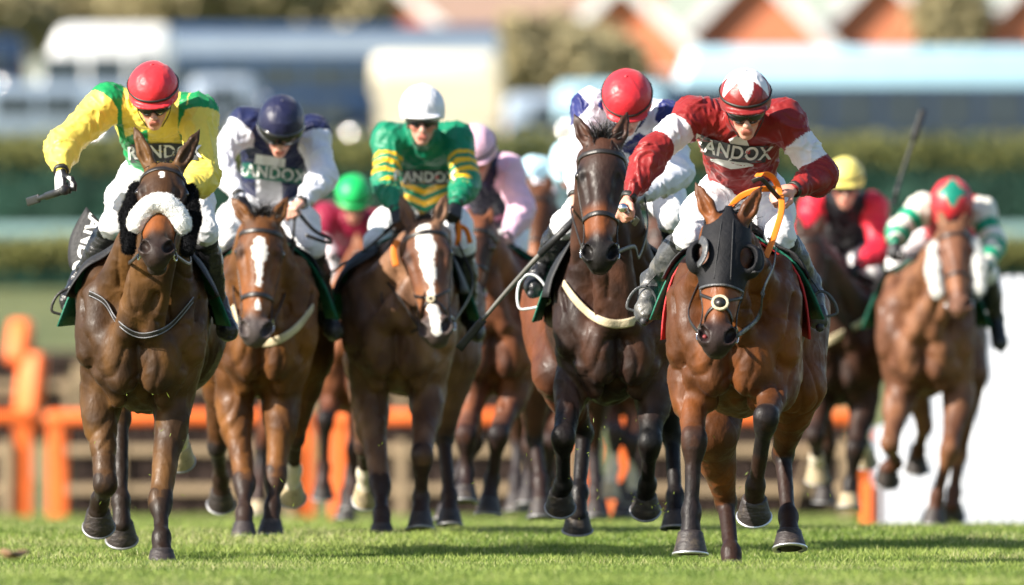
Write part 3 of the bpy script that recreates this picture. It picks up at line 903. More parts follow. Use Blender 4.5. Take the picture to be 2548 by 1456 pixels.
def horse(c):
    Y0 = c['Y']; gzz = gz(Y0); R = np.array([P(c['u'], 0, Y0)[0], Y0, gzz]); vox = c.get('vox', .010)
    W = lambda u, v, dy: P(u, v, Y0 + dy) - R
    yaw = c.get('yaw', 0.0); cy, sy = math.cos(yaw), math.sin(yaw); dz = c.get('dz', 0.0); wd = c.get('wid', 1.0)
    T = lambda x, y, z: np.array([wd * x * cy + y * sy, -wd * x * sy + y * cy, z + dz])
    TA = np.array([[cy, -sy, 0], [sy, cy, 0], [0, 0, 1.0]])
    S = Sdf()
    # trunk
    S.ell(T(0, .80, 1.21), (.265 * wd, .62, .36), TA, .06)
    S.ell(T(0, .28, 1.17), (.25 * wd, .40, .40), TA, .08)
    S.ell(T(0, 1.36, 1.27), (.245 * wd, .40, .33), TA, .08)
    S.ell(T(0, .34, .88), (.13 * wd, .34, .15), TA, .08)
    S.cone(T(0, .34, 1.53), T(0, .85, 1.50), .06, .08, .08)
    for s in (-1, 1):
        S.ell(T(s * .20, .16, 1.17), (.095 * wd, .20, .31), TA, .06)
        S.ell(T(s * .18, -.01, 1.14), (.08 * wd, .09, .10), TA, .05)
        S.ell(T(s * .092, -.03, 1.00), (.108 * wd, .13, .17), TA, .035)
        S.ell(T(s * .14, .08, .92), (.09 * wd, .13, .12), TA, .04)
    poll = W(*c['poll']); muz = W(*c['muz'])
    A, B, C, hs = frame_head(poll, muz, c.get('roll', 0))
    L = lambda a, b, cc: poll + hs * (a * A + b * B + cc * C)
    # neck
    n0 = T(0, .20, 1.27); n2 = L(.05, -.13, 0); n1 = (n0 + n2) / 2 + np.array([0, .02, .02])
    nx = nrm(np.array([1.0, 0, 0]) * cy)
    nw = c.get('neck', 1.0)
    S.cone(n0, n1, .27, .185, .08, 0, w=nx, sc=.66 * nw)
    S.cone(n1, n2, .185, .125, .05, 0, w=nx, sc=.72 * nw)
    thr = L(.16, -.25, 0)
    for s in (-1, 1):
        S.cone(L(.13, -.22, s * .05), T(s * .055, -.15, 1.12), .045, .06, .04, 0)
        S.cone(L(.02, -.16, s * .06), T(s * .15, .02, 1.28), .055, .09, .06, 0)
    S.cone(thr, T(0, -.17, 1.18), .032, .045, .05, 0)
    # breast, shoulder and forearm muscles
    for s in (-1, 1):
        S.ell(T(s * .095, -.095, 1.02), (.080 * wd, .075, .125), TA, .035)
        S.ell(T(s * .075, -.085, .90), (.065 * wd, .070, .075), TA, .035)
        S.cone(T(s * .215, .0, 1.30), T(s * .175, -.055, 1.08), .05, .058, .035)
        S.cone(T(s * .252, .07, 1.28), T(s * .240, -.005, 1.02), .05, .05, .035)
        S.cone(T(s * .10, .0, .80), T(s * .16, -.05, .92), .045, .05, .02)
    # chest grooves
    S.cone(T(0, -.25, 1.14), T(0, -.20, .84), .022, .030, .035, 0, op=-1)
    for s in (-1, 1):
        S.cone(T(s * .10, -.21, 1.17), T(s * .185, -.145, .96), .014, .014, .022, 0, op=-1)
        S.cone(T(s * .262, .0, 1.28), T(s * .215, -.11, 1.0), .012, .014, .022, 0, op=-1)
        S.cone(T(s * .09, -.25, 1.30), T(s * .06, -.25, 1.16), .012, .012, .04, 0, op=-1)
    # legs
    hoofs = []
    for i, lg in enumerate(c['fore']):
        s = lg['s']; E, Kn, F, H = [W(*q) for q in (lg['E'], lg['K'], lg['F'], lg['H'])]
        Co = F + (H - F) * lg.get('co', .52); ax = nrm(Kn - E)
        fr = nrm(np.array(lg.get('f', (0, -1, 0.0))))
        S.cone(T(s * .185, .04, 1.10), E, .105, .088, .06, 1, (-.6, 0))
        S.cone(E, Kn, .085, .050, .05, 1, (0, 1))
        S.ell(E + (Kn - E) * .22 + np.array([s * .014, -.02, 0]), (.072, .075, .13), None, .05, 1, .25)
        S.ell(E + (Kn - E) * .12 + np.array([-s * .03, .03, 0]), (.055, .06, .10), None, .05, 1, .15)
        S.ell(Kn + fr * .012 + np.array([.020, 0, .010]), (.036, .036, .052), None, .03, 1, 1.05); S.ell(Kn + fr * .012 + np.array([-.020, 0, .010]), (.036, .036, .052), None, .03, 1, 1.05); S.ell(Kn - fr * .022 + np.array([0, 0, .004]), (.034, .030, .050), None, .03, 1, 1.05)
        S.ell(Kn + nrm(F - Kn) * .05, (.045, .044, .05), None, .035, 1, 1.15)
        bk = -nrm(fr - nrm(F - Kn) * np.dot(fr, nrm(F - Kn)))
        S.cone(Kn, F, .038, .032, .025, 1, (1, 2))
        S.cone(Kn + bk * .030, F + bk * .026, .021, .022, .012, 1, (1, 2))
        S.ell(F, (.043, .044, .048), None, .028, 1, 2.1)
        S.ell(F + bk * .028, (.028, .026, .030), None, .015, 1, 2.1)
        S.cone(F, Co + (H - Co) * .12, .037, .050, .025, 1, (2, 3))
        hoofs.append((Co, H, lg.get('hf', fr), lg.get('pale'), lg.get('fold', 0)))
    for i, lg in enumerate(c['hind']):
        s = lg['s']; Hk, F, H = [W(*q) for q in (lg['K'], lg['F'], lg['H'])]
        hip = T(s * .15, 1.34, 1.22)
        St = W(*lg['St']) if 'St' in lg else hip * .45 + Hk * .55 + np.array([s * .05, -.16, .12])
        Co = F + (H - F) * lg.get('co', .52); fr = nrm(np.array(lg.get('f', (0, -1, 0.0))))
        S.ell(hip + np.array([s * .01, 0, -.05]), (.14, .30, .30), None, .08, 1, -1)
        S.cone(hip, St, .18, .125, .08, 1, (-1, -.3))
        S.cone(St, Hk, .115, .045, .05, 1, (0, 1))
        S.ell(St + (Hk - St) * .25 + np.array([s * .015, .03, 0]), (.075, .09, .12), None, .05, 1, .25)
        bk = -nrm(fr - nrm(F - Hk) * np.dot(fr, nrm(F - Hk)))
        S.ell(Hk, (.050, .056, .062), None, .025, 1, 1.05)
        S.cone(Hk + bk * .03, Hk + bk * .075 + np.array([0, 0, .045]), .034, .026, .025, 1, (1, 1))
        S.cone(St + np.array([0, .10, -.02]), Hk + bk * .06 + np.array([0, 0, .04]), .05, .020, .03, 1, (.2, 1))
        S.cone(Hk, F, .040, .033, .02, 1, (1, 2))
        S.cone(Hk + bk * .035, F + bk * .026, .022, .022, .012, 1, (1, 2))
        S.ell(F, (.044, .046, .048), None, .028, 1, 2.1)
        S.cone(F, Co + (H - Co) * .12, .037, .049, .025, 1, (2, 3))
        hoofs.append((Co, H, lg.get('hf', fr), lg.get('pale'), lg.get('fold', 0)))
    head_prims(S, poll, A, B, C, hs)
    # ears
    ears = []
    for s, e in ((-1, c['earL']), (1, c['earR'])):
        b = L(.015, -.035, s * .058); tip = W(*e); d = nrm(tip - b); ln = np.linalg.norm(tip - b)
        fw = nrm(np.array([s * .25, -1, 0])); fw = nrm(fw - d * np.dot(fw, d)); side = np.cross(d, fw)
        m = b + d * ln * .38 + side * 0
        S.cone(b, m, .030 * hs, .037 * hs, .018, 3, (0, .38), fw, .72)
        S.cone(m, b + d * ln * .72, .037 * hs, .024 * hs, .01, 3, (.38, .72), fw, .6)
        S.cone(b + d * ln * .72, tip, .024 * hs, .006, .008, 3, (.72, 1), fw, .6)
        S.cone(b + d * ln * .22 + fw * .026 * hs, b + d * ln * .86 + fw * .012 * hs, .019 * hs, .006 * hs, .008, 3, op=-1)
    V, Q = S.mesh(vox, 1)
    # veins, tendons and hide: slight real relief
    N = vnormals(V, Q)
    tg, tt = S.tags(V)
    dis = (vnoise(V * [1, 1, .55], 8, 2) - .5) * .0045 + (1 - np.abs(vnoise(V * [1, .8, .6] + (vnoise(V, 5, 7)[:, None] - .5) * .2, 13, 4) * 2 - 1)) ** 4 * .0035 + (vnoise(V * [1, 1, .7], 34, 9) - .5) * .002
    wq = V * [1, .9, .42] + (np.stack([vnoise(V, 4, 21), vnoise(V, 4, 22), vnoise(V, 4, 23)], 1) - .5) * .30
    dis -= (1 - np.abs(vnoise(wq, 6.5, 31) * 2 - 1)) ** 7 * .010 * (tt < .8)
    dis += (1 - np.abs(vnoise(wq * 1.0 + .7, 11, 33) * 2 - 1)) ** 12 * .0035
    V = V + N * (dis * np.where(tg == 2, .3, np.where(tg == 3, .1, np.where((tg == 1) & (tt > .7), .35, 1.0))))[:, None]
    # coat colours
    base = hexc(c['coat']); red = hexc(c.get('warm', c['coat'])); pts = hexc(c.get('points', '1c1614')); dark = hexc(c.get('dark', '2a1a12'))
    n1 = vnoise(V, 3.0, 11)[:, None]; n2 = vnoise(V, 13.0, 12)[:, None]
    colr = base + (red - base) * sstep(.35, .75, n1 * .7 + n2 * .3)
    colr = colr * (.85 + .3 * n2)
    if c.get('rear'):
        rm = (sstep(.75, 1.1, V[:, 1]) * (tt < .9))[:, None] * (.6 + .6 * n2); rm = np.clip(rm, 0, 1); colr = colr * (1 - rm) + hexc(c['rear']) * rm
    leg = (tg == 1)
    p = sstep(c.get('blk', .72), c.get('blk', .72) + .35, tt + (n2[:, 0] - .5) * .3) * leg
    pts2 = pts * .6; pk = np.clip((n1 - .45) * 2.0, 0, .22); ptm = pts2 * (1 - pk) + base * pk; colr = colr * (1 - p[:, None]) + ptm * p[:, None]
    for i, lg in enumerate(c['fore'] + c['hind']):
        if lg.get('sock'):
            F = W(*lg['F']); Hh = W(*lg['H'])
            near = (np.linalg.norm(V - (F + Hh) / 2, axis=1) < np.linalg.norm(F - Hh) / 2 + .05 * lg['sock']) & leg
            colr[near] = hexc('cfc4b0')
    q = (V - poll) / hs; a_ = q @ A; b_ = q @ B; c_ = q @ C
    hd = (tg == 2)
    face = hexc(c.get('face', c['coat'])); fm = (hd * sstep(.0, .15, a_) * .8)[:, None]
    colr = colr * (1 - fm) + face * (.8 + .4 * n2) * fm
    tan = hexc(c.get('tan', '8a4f28')); tm = (hd * sstep(.30, .38, a_) * (1 - sstep(.43, .50, a_)) * c.get('tan_k', .7))[:, None]
    colr = colr * (1 - tm) + tan * tm
    for s in (-1, 1):
        nm = (hd * (1 - sstep(.018, .040, np.linalg.norm(V - L(.553, -.03, s * .056), axis=1) / hs)))[:, None]; colr = colr * (1 - nm * .9)
    mz = hexc(c.get('muzzle', '1d1715')); mm = (hd * sstep(.45, .53, a_ - b_ * .25))[:, None]
    colr = colr * (1 - mm) + mz * (.7 + .6 * n2) * mm
    em = (hd * (1 - sstep(.03, .062, np.sqrt((a_ - .165) ** 2 + (np.abs(c_) - .098) ** 2 + (b_ + .045) ** 2))) * .75)[:, None]
    colr = colr * (1 - em) + pts * em
    er = ((tg == 3) * sstep(.55, 1, tt))[:, None] * .6
    colr = colr * (1 - er) + pts * er
    if c.get('blaze'):
        wj = (vnoise(V, 16, 6) - .5) * .022 + (vnoise(V, 60, 8) - .5) * .012
        for (a0, a1, w0, w1, c0, c1) in c['blaze']:
            k = np.clip((a_ - a0) / (a1 - a0), 0, 1); cc = c0 + (c1 - c0) * k; ww = w0 + (w1 - w0) * k
            rd = np.where(a_ < a0, (a0 - a_), np.where(a_ > a1, a_ - a1, 0)); m = hd & (np.sqrt((c_ - cc) ** 2 + rd ** 2) + wj < ww) & (b_ > -.10)
            colr[m] = hexc('e6e0d8')
    nl = np.zeros(len(V), bool)
    o = mk('racehorse', V, Q, M['coat'], None, col=np.clip(colr, 0, 1), loc=tuple(R))
    tag(o, c['label'], 'horse', HGRP)
    bvh = bvh_of(V, Q)
    for (Co, H, hf, pale, fold) in hoofs:
        dl = np.linalg.norm(Co - H); axh = nrm(nrm(Co - H) + np.array([0, 0, 1.1])); Hh = Co - axh * max(dl, .085)
        if fold:
            axh = nrm(np.array([0, -fold, 1 - fold * .35])); hf = (0, -1 + fold * .4, -fold); Hh = Co - axh * .080 + np.array([0, 0, -.018 * fold])
        build_hoof('hoof', Co, Hh, hf, M['hoof_pale'] if pale else M['hoof'], o, c.get('hr', .073), M[c.get('shoe', 'shoe_dull')])
    for s in (-1, 1):
        mb = MB().lathe([(.0005, -.024), (.014, -.019), (.021, -.010), (.024, 0), (.021, .010), (.014, .019), (.0005, .024)], L(.168, -.044, s * .099), 14)
        mb.build('eye', M['eye'], o, smooth=True)
        if c.get('lining') and s < 0:
            MB().lathe([(.0005, -.012), (.009, -.007), (.013, 0), (.009, .007), (.0005, .012)], L(.556, -.046, s * .050), 10).build('nostril_lining', M['nostril'], o, smooth=True)
    # hair
    r0 = [L(.0, -.03, -.04), L(-.02, -.03, 0), L(.0, -.03, .04)]
    if c.get('forelock', 1):
        strands('forelock', r0, [A * .8 + B * .6 - C * .2, A + B * .6, A * .8 + B * .6 + C * .2], c.get('fl', .10), int(70 * c.get('forelock', 1)), M['hair'], o, 3, .007, .8, .25)
    if c.get('tuft'):
        strands('mane_tuft', r0, [-A * .6 + B * .3 - C * .4, -A + B * .3, -A * .6 + B * .3 + C * .4], c['tuft'], 110, M['hair'], o, 5, .008, .6, .35)
    crest = []
    for k in np.linspace(0, 1, 7):
        b = L(-.01, -.10, 0) * (1 - k) + T(0, .40, 1.58) * k + np.array([0, 0, .07 * math.sin(math.pi * k) * .6])
        h = bvh.ray_cast(Vector(b + np.array([0, -.05, .5])), Vector((0, 0, -1)), 1.0); crest.append(np.asarray(h[0]) if h[0] is not None else b)
    strands('mane', crest, [np.array([.5, .6, .35])] * 7, .13, 160, M['hair'], o, 7, .007, .8, .3)
    tl = T(0, 1.74, 1.40)
    strands('tail', [tl, tl + np.array([0, .02, -.03])], [np.array([0, 1.0, .25])] * 2, .62, 90, M['hair'], o, 9, .010, .9, .16)
    # tack
    lth = M['leather']
    c_ax = lambda a, b=-.075: L(a, b, 0)
    br = None
    def loop(name, a, w, th, mt, t0, t1, off=.004, parent=None, b=-.09, tilt=0.0, n=22):
        ax1 = nrm(B + A * tilt)
        pts = ring(bvh, c_ax(a, b), ax1, C, t0, t1, n, off, .13)
        V_, F_ = tube(pts, w, th, hint=A, k=8); return mk(name, np.array(V_), F_, mt, parent if parent is not None else o)
    if not c.get('hood'):
        br = loop('bridle', .075, .024, .008, lth, -1.75, 1.75, .005, tilt=-.0)
    else:
        S2 = Sdf(); head_prims(S2, poll, A, B, C, hs, .007, 0, False)
        S2.cone(L(.02, -.12, 0), L(-.10, -.22, 0), .12 * hs, .13 * hs, .04, 0, w=C, sc=.8)
        for s in (-1, 1): S2.ell(L(.185, -.050, s * .112), np.array([.074, .060, .048]) * hs, np.array([A, B, C]), .02)
        S2.clip(L(.335, 0, 0), nrm(A - B * .22)); S2.clip(L(-.06, 0, 0), -A)
        for s in (-1, 1):
            S2.ell(L(.188, .005, s * .098), np.array([.050, .075, .034]) * hs, np.array([A, B, C]), .006, 0, .5, -1)
            S2.ell(L(-.03, -.03, s * .062), np.array([.075, .06, .047]) * hs, np.array([A, B, C]), .006, 0, .5, -1)
        V2, Q2 = S2.mesh(.007, 1); br = mk('hood', V2, Q2, M['hood'], o)
        for s in (-1, 1):   # moulded eye cups
            pts = []; cen = L(.188, -.012, s * .100)
            for k in range(13):
                a = math.radians((15 if s < 0 else 200) + 150 * k / 12); pts.append(cen + hs * (A * math.cos(a) * .062 + (B * .75 - C * s * .66) * math.sin(a) * .052) + C * s * .016)
            V_, F_ = tube(np.array(pts), .040, .010, hint=(B * .6 - C * s * .5) if s < 0 else (C * s + B * .3), k=8)
            mk('eye_cup', np.array(V_), F_, M['boot_grey'] if s < 0 else M['black'], br)
        for s in (-1, 1):
            sp = [bvh.ray_cast(Vector(L(a, .3, s * (.022 + a * .04))), Vector(-B), 1.0)[0] for a in np.linspace(-.02, .31, 9)]
            sp = [np.asarray(q) + B * .009 for q in sp if q is not None]
            if len(sp) > 3:
                V_, F_ = tube(resample(sp, 3), .006, k=6); mk('hood_seam', np.array(V_), F_, M['grey_piping'] if 0 else M['black'], br)
        loop('hood_trim', .318, .012, .008, M['boot_grey'], -1.3, 1.3, .010, br, tilt=.2)
    if br is not None:
        for s in (-1, 1):
            pts = [bvh.find_nearest(Vector(L(a, bb, s * .13)))[0] for a, bb in ((.08, -.10), (.20, -.13), (.33, -.12), (.43, -.10), (.50, -.095))]
            pts = [np.asarray(q) + C * s * .005 for q in pts]
            V_, F_ = tube(resample(pts, 4), .018, .007, hint=B, k=6); mk('cheek_strap', np.array(V_), F_, lth, br)
            cen = L(.505, -.10, s * .075); rp = [cen + hs * .034 * (A * math.cos(k * math.pi / 6) + nrm(B - C * s * .3) * math.sin(k * math.pi / 6)) for k in range(12)]
            V_, F_ = tube(np.array(rp), .009, closed=True, k=6); mk('bit_ring', np.array(V_), F_, M['metal'], br)
        V_, F_ = tube([L(.515, -.10, -.078), L(.53, -.105, 0), L(.515, -.10, .078)], .014, k=6); mk('bit', np.array(V_), F_, M['metal'], br)
        nb = c.get('noseband', (.345, .022))
        if nb: loop('noseband', nb[0], nb[1], .009, lth, -2.1, 2.1, .004, br)
        if c.get('cross'):
            ctr = np.asarray(bvh.ray_cast(Vector(L(c['cross'], .3, 0)), Vector(-B), 1.0)[0]) + B * .008
            for s in (-1, 1):
                for a, cc in ((c['cross'] - .075, .085), (c['cross'] + .075, .075)):
                    pts = []
                    for k in np.linspace(0, 1, 7):
                        ang = k * 1.75; ak = c['cross'] + (a - c['cross']) * min(1, k * 1.2)
                        h = bvh.ray_cast(Vector(L(ak, -.085, 0)), Vector(nrm(B * math.cos(ang) + C * s * math.sin(ang))), .3)
                        if h[0] is not None: pts.append(np.asarray(h[0]) + np.asarray(h[1]) * 0 + nrm(B * math.cos(ang) + C * s * math.sin(ang)) * .005)
                    V_, F_ = tube(np.array(pts), .016, .007, hint=A, k=6); mk('noseband_strap', np.array(V_), F_, lth, br)
            ps = [ctr + hs * c.get('disc', .034) * (A * math.cos(k * math.pi / 6) + C * math.sin(k * math.pi / 6)) for k in range(12)]
            V_, F_ = tube(np.array(ps), .013, .014, hint=B, closed=True, k=8); pad = mk('noseband_pad', np.array(V_), F_, M['cream'], br)
            MB().lathe([(.001, 0), (c.get('disc', .034) * .80, .002), (c.get('disc', .034) * .82, .008), (.001, .014)], ctr, 12, Matrix((Vector(C), Vector(A), Vector(B))).transposed()).build('leather_disc', lth, pad, smooth=True)
    if c.get('sheep_nose'):
        a, r, mt = c['sheep_nose']
        pts = ring(bvh, c_ax(a, -.10), B, C, -1.12, 1.12, 25, r * .62, .125)
        pts = pts + A * (np.abs(np.linspace(-1, 1, 25)) ** 1.7 * .06 * hs)[:, None]
        Sx = Sdf()
        for k in range(len(pts) - 1): Sx.cone(pts[k], pts[k + 1], r, r, .01)
        Vx, Qx = Sx.mesh(.009, 1); Nx = vnormals(Vx, Qx); Vx = Vx + Nx * ((vnoise(Vx, 90, 3) - .5) * .008 + (vnoise(Vx, 30, 4) - .5) * .005)[:, None]
        fo = mk('sheepskin_noseband', Vx, Qx, M[mt], br or o); fuzz('fleece_fibre', Vx, Qx, M[mt], fo, 5000, .007, .0010, 4)
    if c.get('cheek_pieces'):
        mt, aa, r = c['cheek_pieces']
        for s in (-1, 1):
            Sx = Sdf(); Sx.cone(L(aa[0], -.10, s * .120), L((aa[0] + aa[1]) / 2, -.085, s * .140), r * .8, r, .02); Sx.cone(L((aa[0] + aa[1]) / 2, -.085, s * .140), L(aa[1], -.10, s * .130), r, r * .75, .02)
            Vx, Qx = Sx.mesh(.010, 1); Nx = vnormals(Vx, Qx); Vx = Vx + Nx * ((vnoise(Vx, 50, 3) - .5) * .014)[:, None]
            fo = mk('sheepskin_cheek_piece', Vx, Qx, M[mt], br or o); fuzz('fleece_fibre', Vx, Qx, M[mt], fo, 9000, .014, .0014, 6)
    # saddle, cloths, girth
    drape('saddle_cloth', bvh, T, .20, 1.0, -c.get('cl', 100), c.get('cl', 100), .018, c.get('cloth') or M['green_cloth'], o, flare=c.get('flare', .07))
    if c.get('pad'): drape('red_pad', bvh, T, .15, .95, -112, 112, .010, M['red_cloth'], o, flare=.02)
    sd = drape('saddle', bvh, T, .36, .92, -30, 30, .032, M['leather'], o, thick=.03)
    for s in (-1, 1):
        drape('saddle_flap', bvh, T, c.get('fy', .24), .62, s * 22, s * c.get('fa', 66), .036, M['black'], sd, flare=.05, na=12, tilt=-.08)
    gp = []
    for k in range(36):
        a = 2 * math.pi * k / 36; cc = T(0, .52, 1.2); d = nrm(T(math.sin(a), .52, 1.2 + math.cos(a)) - cc)
        h = bvh.ray_cast(Vector(cc), Vector(d), .7); gp.append(cc + d * ((h[3] if h[0] is not None else .35) + .006))
    V_, F_ = tube(np.array(gp), .085, .010, hint=TA[1], closed=True, k=8); mk('girth', np.array(V_), F_, M['cream'], o)
    for bp in c.get('straps', []):
        pts = []
        for (u, v) in resample(np.array(bp['pts'], float), 8):
            og = np.array([0, 0, CAMZ]) - R; pt = W(u, v, 0); d = nrm(pt - og)
            h = bvh.ray_cast(Vector(pt - d * bp.get('back', .30)), Vector(d), 2.5)
            pts.append((np.asarray(h[0]) - d * .012) if h[0] is not None else pt + d * .1)
        pts = np.array(pts)
        for _ in range(6): pts[1:-1] = .5 * pts[1:-1] + .25 * (pts[:-2] + pts[2:])
        V_, F_ = tube(pts, bp['w'], bp.get('th', .010), hint=bp.get('hint', (0, -.35, 1.0)), k=8); so = mk(bp.get('name', 'breastplate'), np.array(V_), F_, M[bp['mt']], o)
        if bp.get('edge'):
            q = pts + np.array([0, -.008, 0])
            for e in (-1, 1):
                V_, F_ = tube(q + np.array([0, 0, e * bp['w'] * .36]), .0042, k=5); mk('piping', np.array(V_), F_, M[bp['edge']], so)
    for rp in c.get('reins', []):
        pts = [L(*q[1:]) if q[0] == 'L' else W(*q) for q in rp['pts']]
        tube_ob('rein', pts, rp['w'], M[rp['mt']], o, th=rp.get('th', .007), hint=rp.get('hint', (0, 0, 1)))
    for st in c.get('irons', []):
        u, v, dy, w, h, tl = st[:6]; cen = W(u, v, dy); a = math.radians(tl); ex = np.array([math.cos(a), 0, math.sin(a)]); ez = np.array([-math.sin(a), 0, math.cos(a)])
        pr = [(-.5, -.42), (-.25, -.5), (.25, -.5), (.5, -.42), (.47, .0), (.28, .36), (.0, .5), (-.28, .36), (-.47, .0)]
        pts = resample([cen + ex * x * w + ez * z * h for x, z in pr], 4, True)
        V_, F_ = tube(pts, .022 if st[6] == 'white_metal' else .013, .014, hint=(0, 1, 0), closed=True, k=8); io = mk('stirrup', np.array(V_), F_, M[st[6]], o)
        tube_ob('stirrup_leather', [pts[24 % len(pts)] * 0 + cen + ez * h * .5, cen + ez * h * .5 + np.array([0, .02, .16]) + (T(0, .55, 1.5) - cen) * np.array([.3, 0, 0])], .022, M['leather'], io, th=.006, hint=(0, 1, 0))
    HORSES[c['id']] = dict(o=o, bvh=bvh, W=W, T=T, L=L, R=R, br=br)
    return o
# ------------------------------------------------------------------ riders
RGRP = 'jockeys riding in the race'
SKIN = hexc('cf9a86')

def hand_sdf(S, Wp, d, n, lat, curl, tg, sc=1.0, spread=.0):
    """palm and five fingers; d wrist->knuckles, n palm normal, lat towards the thumb"""
    d = nrm(d); n = nrm(n - d * np.dot(n, d)); lat = nrm(lat - d * np.dot(lat, d) - n * np.dot(lat, n))
    S.cone(Wp - d * .02, Wp + d * .03 * sc, .026 * sc, .030 * sc, .015, tg, w=n, sc=.75)
    for i in range(4):
        o = (.029 - .0195 * i) * sc
        S.cone(Wp + d * .02 * sc + lat * o * .7, Wp + d * .085 * sc + lat * o, .018 * sc, .0125 * sc, .012, tg)
    for i in range(4):
        o = (.029 - .0195 * i) * sc; k = (.95, 1.05, 1.0, .8)[i] * sc; p = Wp + d * (.088 - .004 * abs(i - 1)) * sc + lat * o; a = 0
        for j, (l, da) in enumerate(((.042, .95), (.027, 1.15), (.021, .7))):
            a += da * curl * (1 + .05 * i)
            q = p + (d * math.cos(a) + n * math.sin(a) + lat * spread * (1.5 - i) * .1) * l * k
            S.cone(p, q, (.0102, .0093, .0086)[j] * sc, (.0096, .0088, .0076)[j] * sc, .004, tg); p = q
    b = Wp + d * .03 * sc + lat * .030 * sc + n * .006; p = b
    for l, v in ((.040, d * .55 + lat * .55 + n * .5), (.030, d * .75 - lat * .12 + n * .6), (.024, d * .7 - lat * .6 + n * .45)):
        q = p + nrm(v) * l * sc; S.cone(p, q, .0125 * sc, .0105 * sc, .006, tg); p = q

def text_flat(body, size, bold=.012):
    cu = bpy.data.curves.new('lettering', 'FONT'); cu.body = body; cu.size = size; cu.align_x = 'CENTER'; cu.align_y = 'CENTER'; cu.offset = bold * size * 2; cu.resolution_u = 6; cu.space_character = 1.08
    o = bpy.data.objects.new('lettering', cu); COL.objects.link(o)
    dg = bpy.context.evaluated_depsgraph_get(); dg.update()
    me = bpy.data.meshes.new_from_object(o.evaluated_get(dg)); bpy.data.objects.remove(o)
    bm = bmesh.new(); bm.from_mesh(me); bmesh.ops.triangulate(bm, faces=list(bm.faces))
    for _ in range(2):
        bmesh.ops.subdivide_edges(bm, edges=[e for e in bm.edges if e.calc_length() > size * .22], cuts=1)
        bmesh.ops.triangulate(bm, faces=list(bm.faces))
    bm.verts.index_update()
    V = [tuple(v.co) for v in bm.verts]; F = [tuple(v.index for v in f.verts) for f in bm.faces]; bm.free()
    return np.array(V), F

def project(name, V2, F, bvh, org, rx, uy, nn, mt, parent, off=.005, bend=0.0, slope=0.0):
    """lay a flat pattern (V2 in metres) on a surface along -nn"""
    V = np.zeros((len(V2), 3)); ok = np.zeros(len(V2), bool)
    for i, p in enumerate(V2):
        s = org + rx * p[0] + uy * (p[1] + bend * p[0] ** 2 + slope * p[0])
        h = bvh.ray_cast(Vector(s + nn * .5), Vector(-nn), 1.5)
        if h[0] is not None: V[i] = np.asarray(h[0]) + nn * off; ok[i] = True
    F = [f for f in F if all(ok[i] for i in f) and max(np.linalg.norm(V[f[0]] - V[f[1]]), np.linalg.norm(V[f[1]] - V[f[2]])) < .12]
    if not F: return None
    u = sorted({i for f in F for i in f}); mp = {i: k for k, i in enumerate(u)}
    return mk(name, V[u], [tuple(mp[i] for i in f) for f in F], mt, parent)

def patch(w, h, nx=28, ny=6, fn=None):
    V = []; F = []
    for j in range(ny + 1):
        for i in range(nx + 1): V.append((w * (i / nx - .5), h * (j / ny - .5), 0))
    for j in range(ny):
        for i in range(nx):
            a = j * (nx + 1) + i; F.append((a, a + 1, a + nx + 2, a + nx + 1))
    return np.array(V), F

def folds(V, seed, amp=.006):
    """cloth creases"""
    q = V + (np.stack([vnoise(V, 9, seed), vnoise(V, 9, seed + 1), vnoise(V, 9, seed + 2)], 1) - .5) * .16
    a = 1 - np.abs(vnoise(q * [1, 1, .55], 16, seed + 3) * 2 - 1); b = 1 - np.abs(vnoise(q * [.6, 1, 1], 30, seed + 4) * 2 - 1)
    return (a ** 3 - .25) * amp * 1.15 + (b ** 3 - .25) * amp * .6

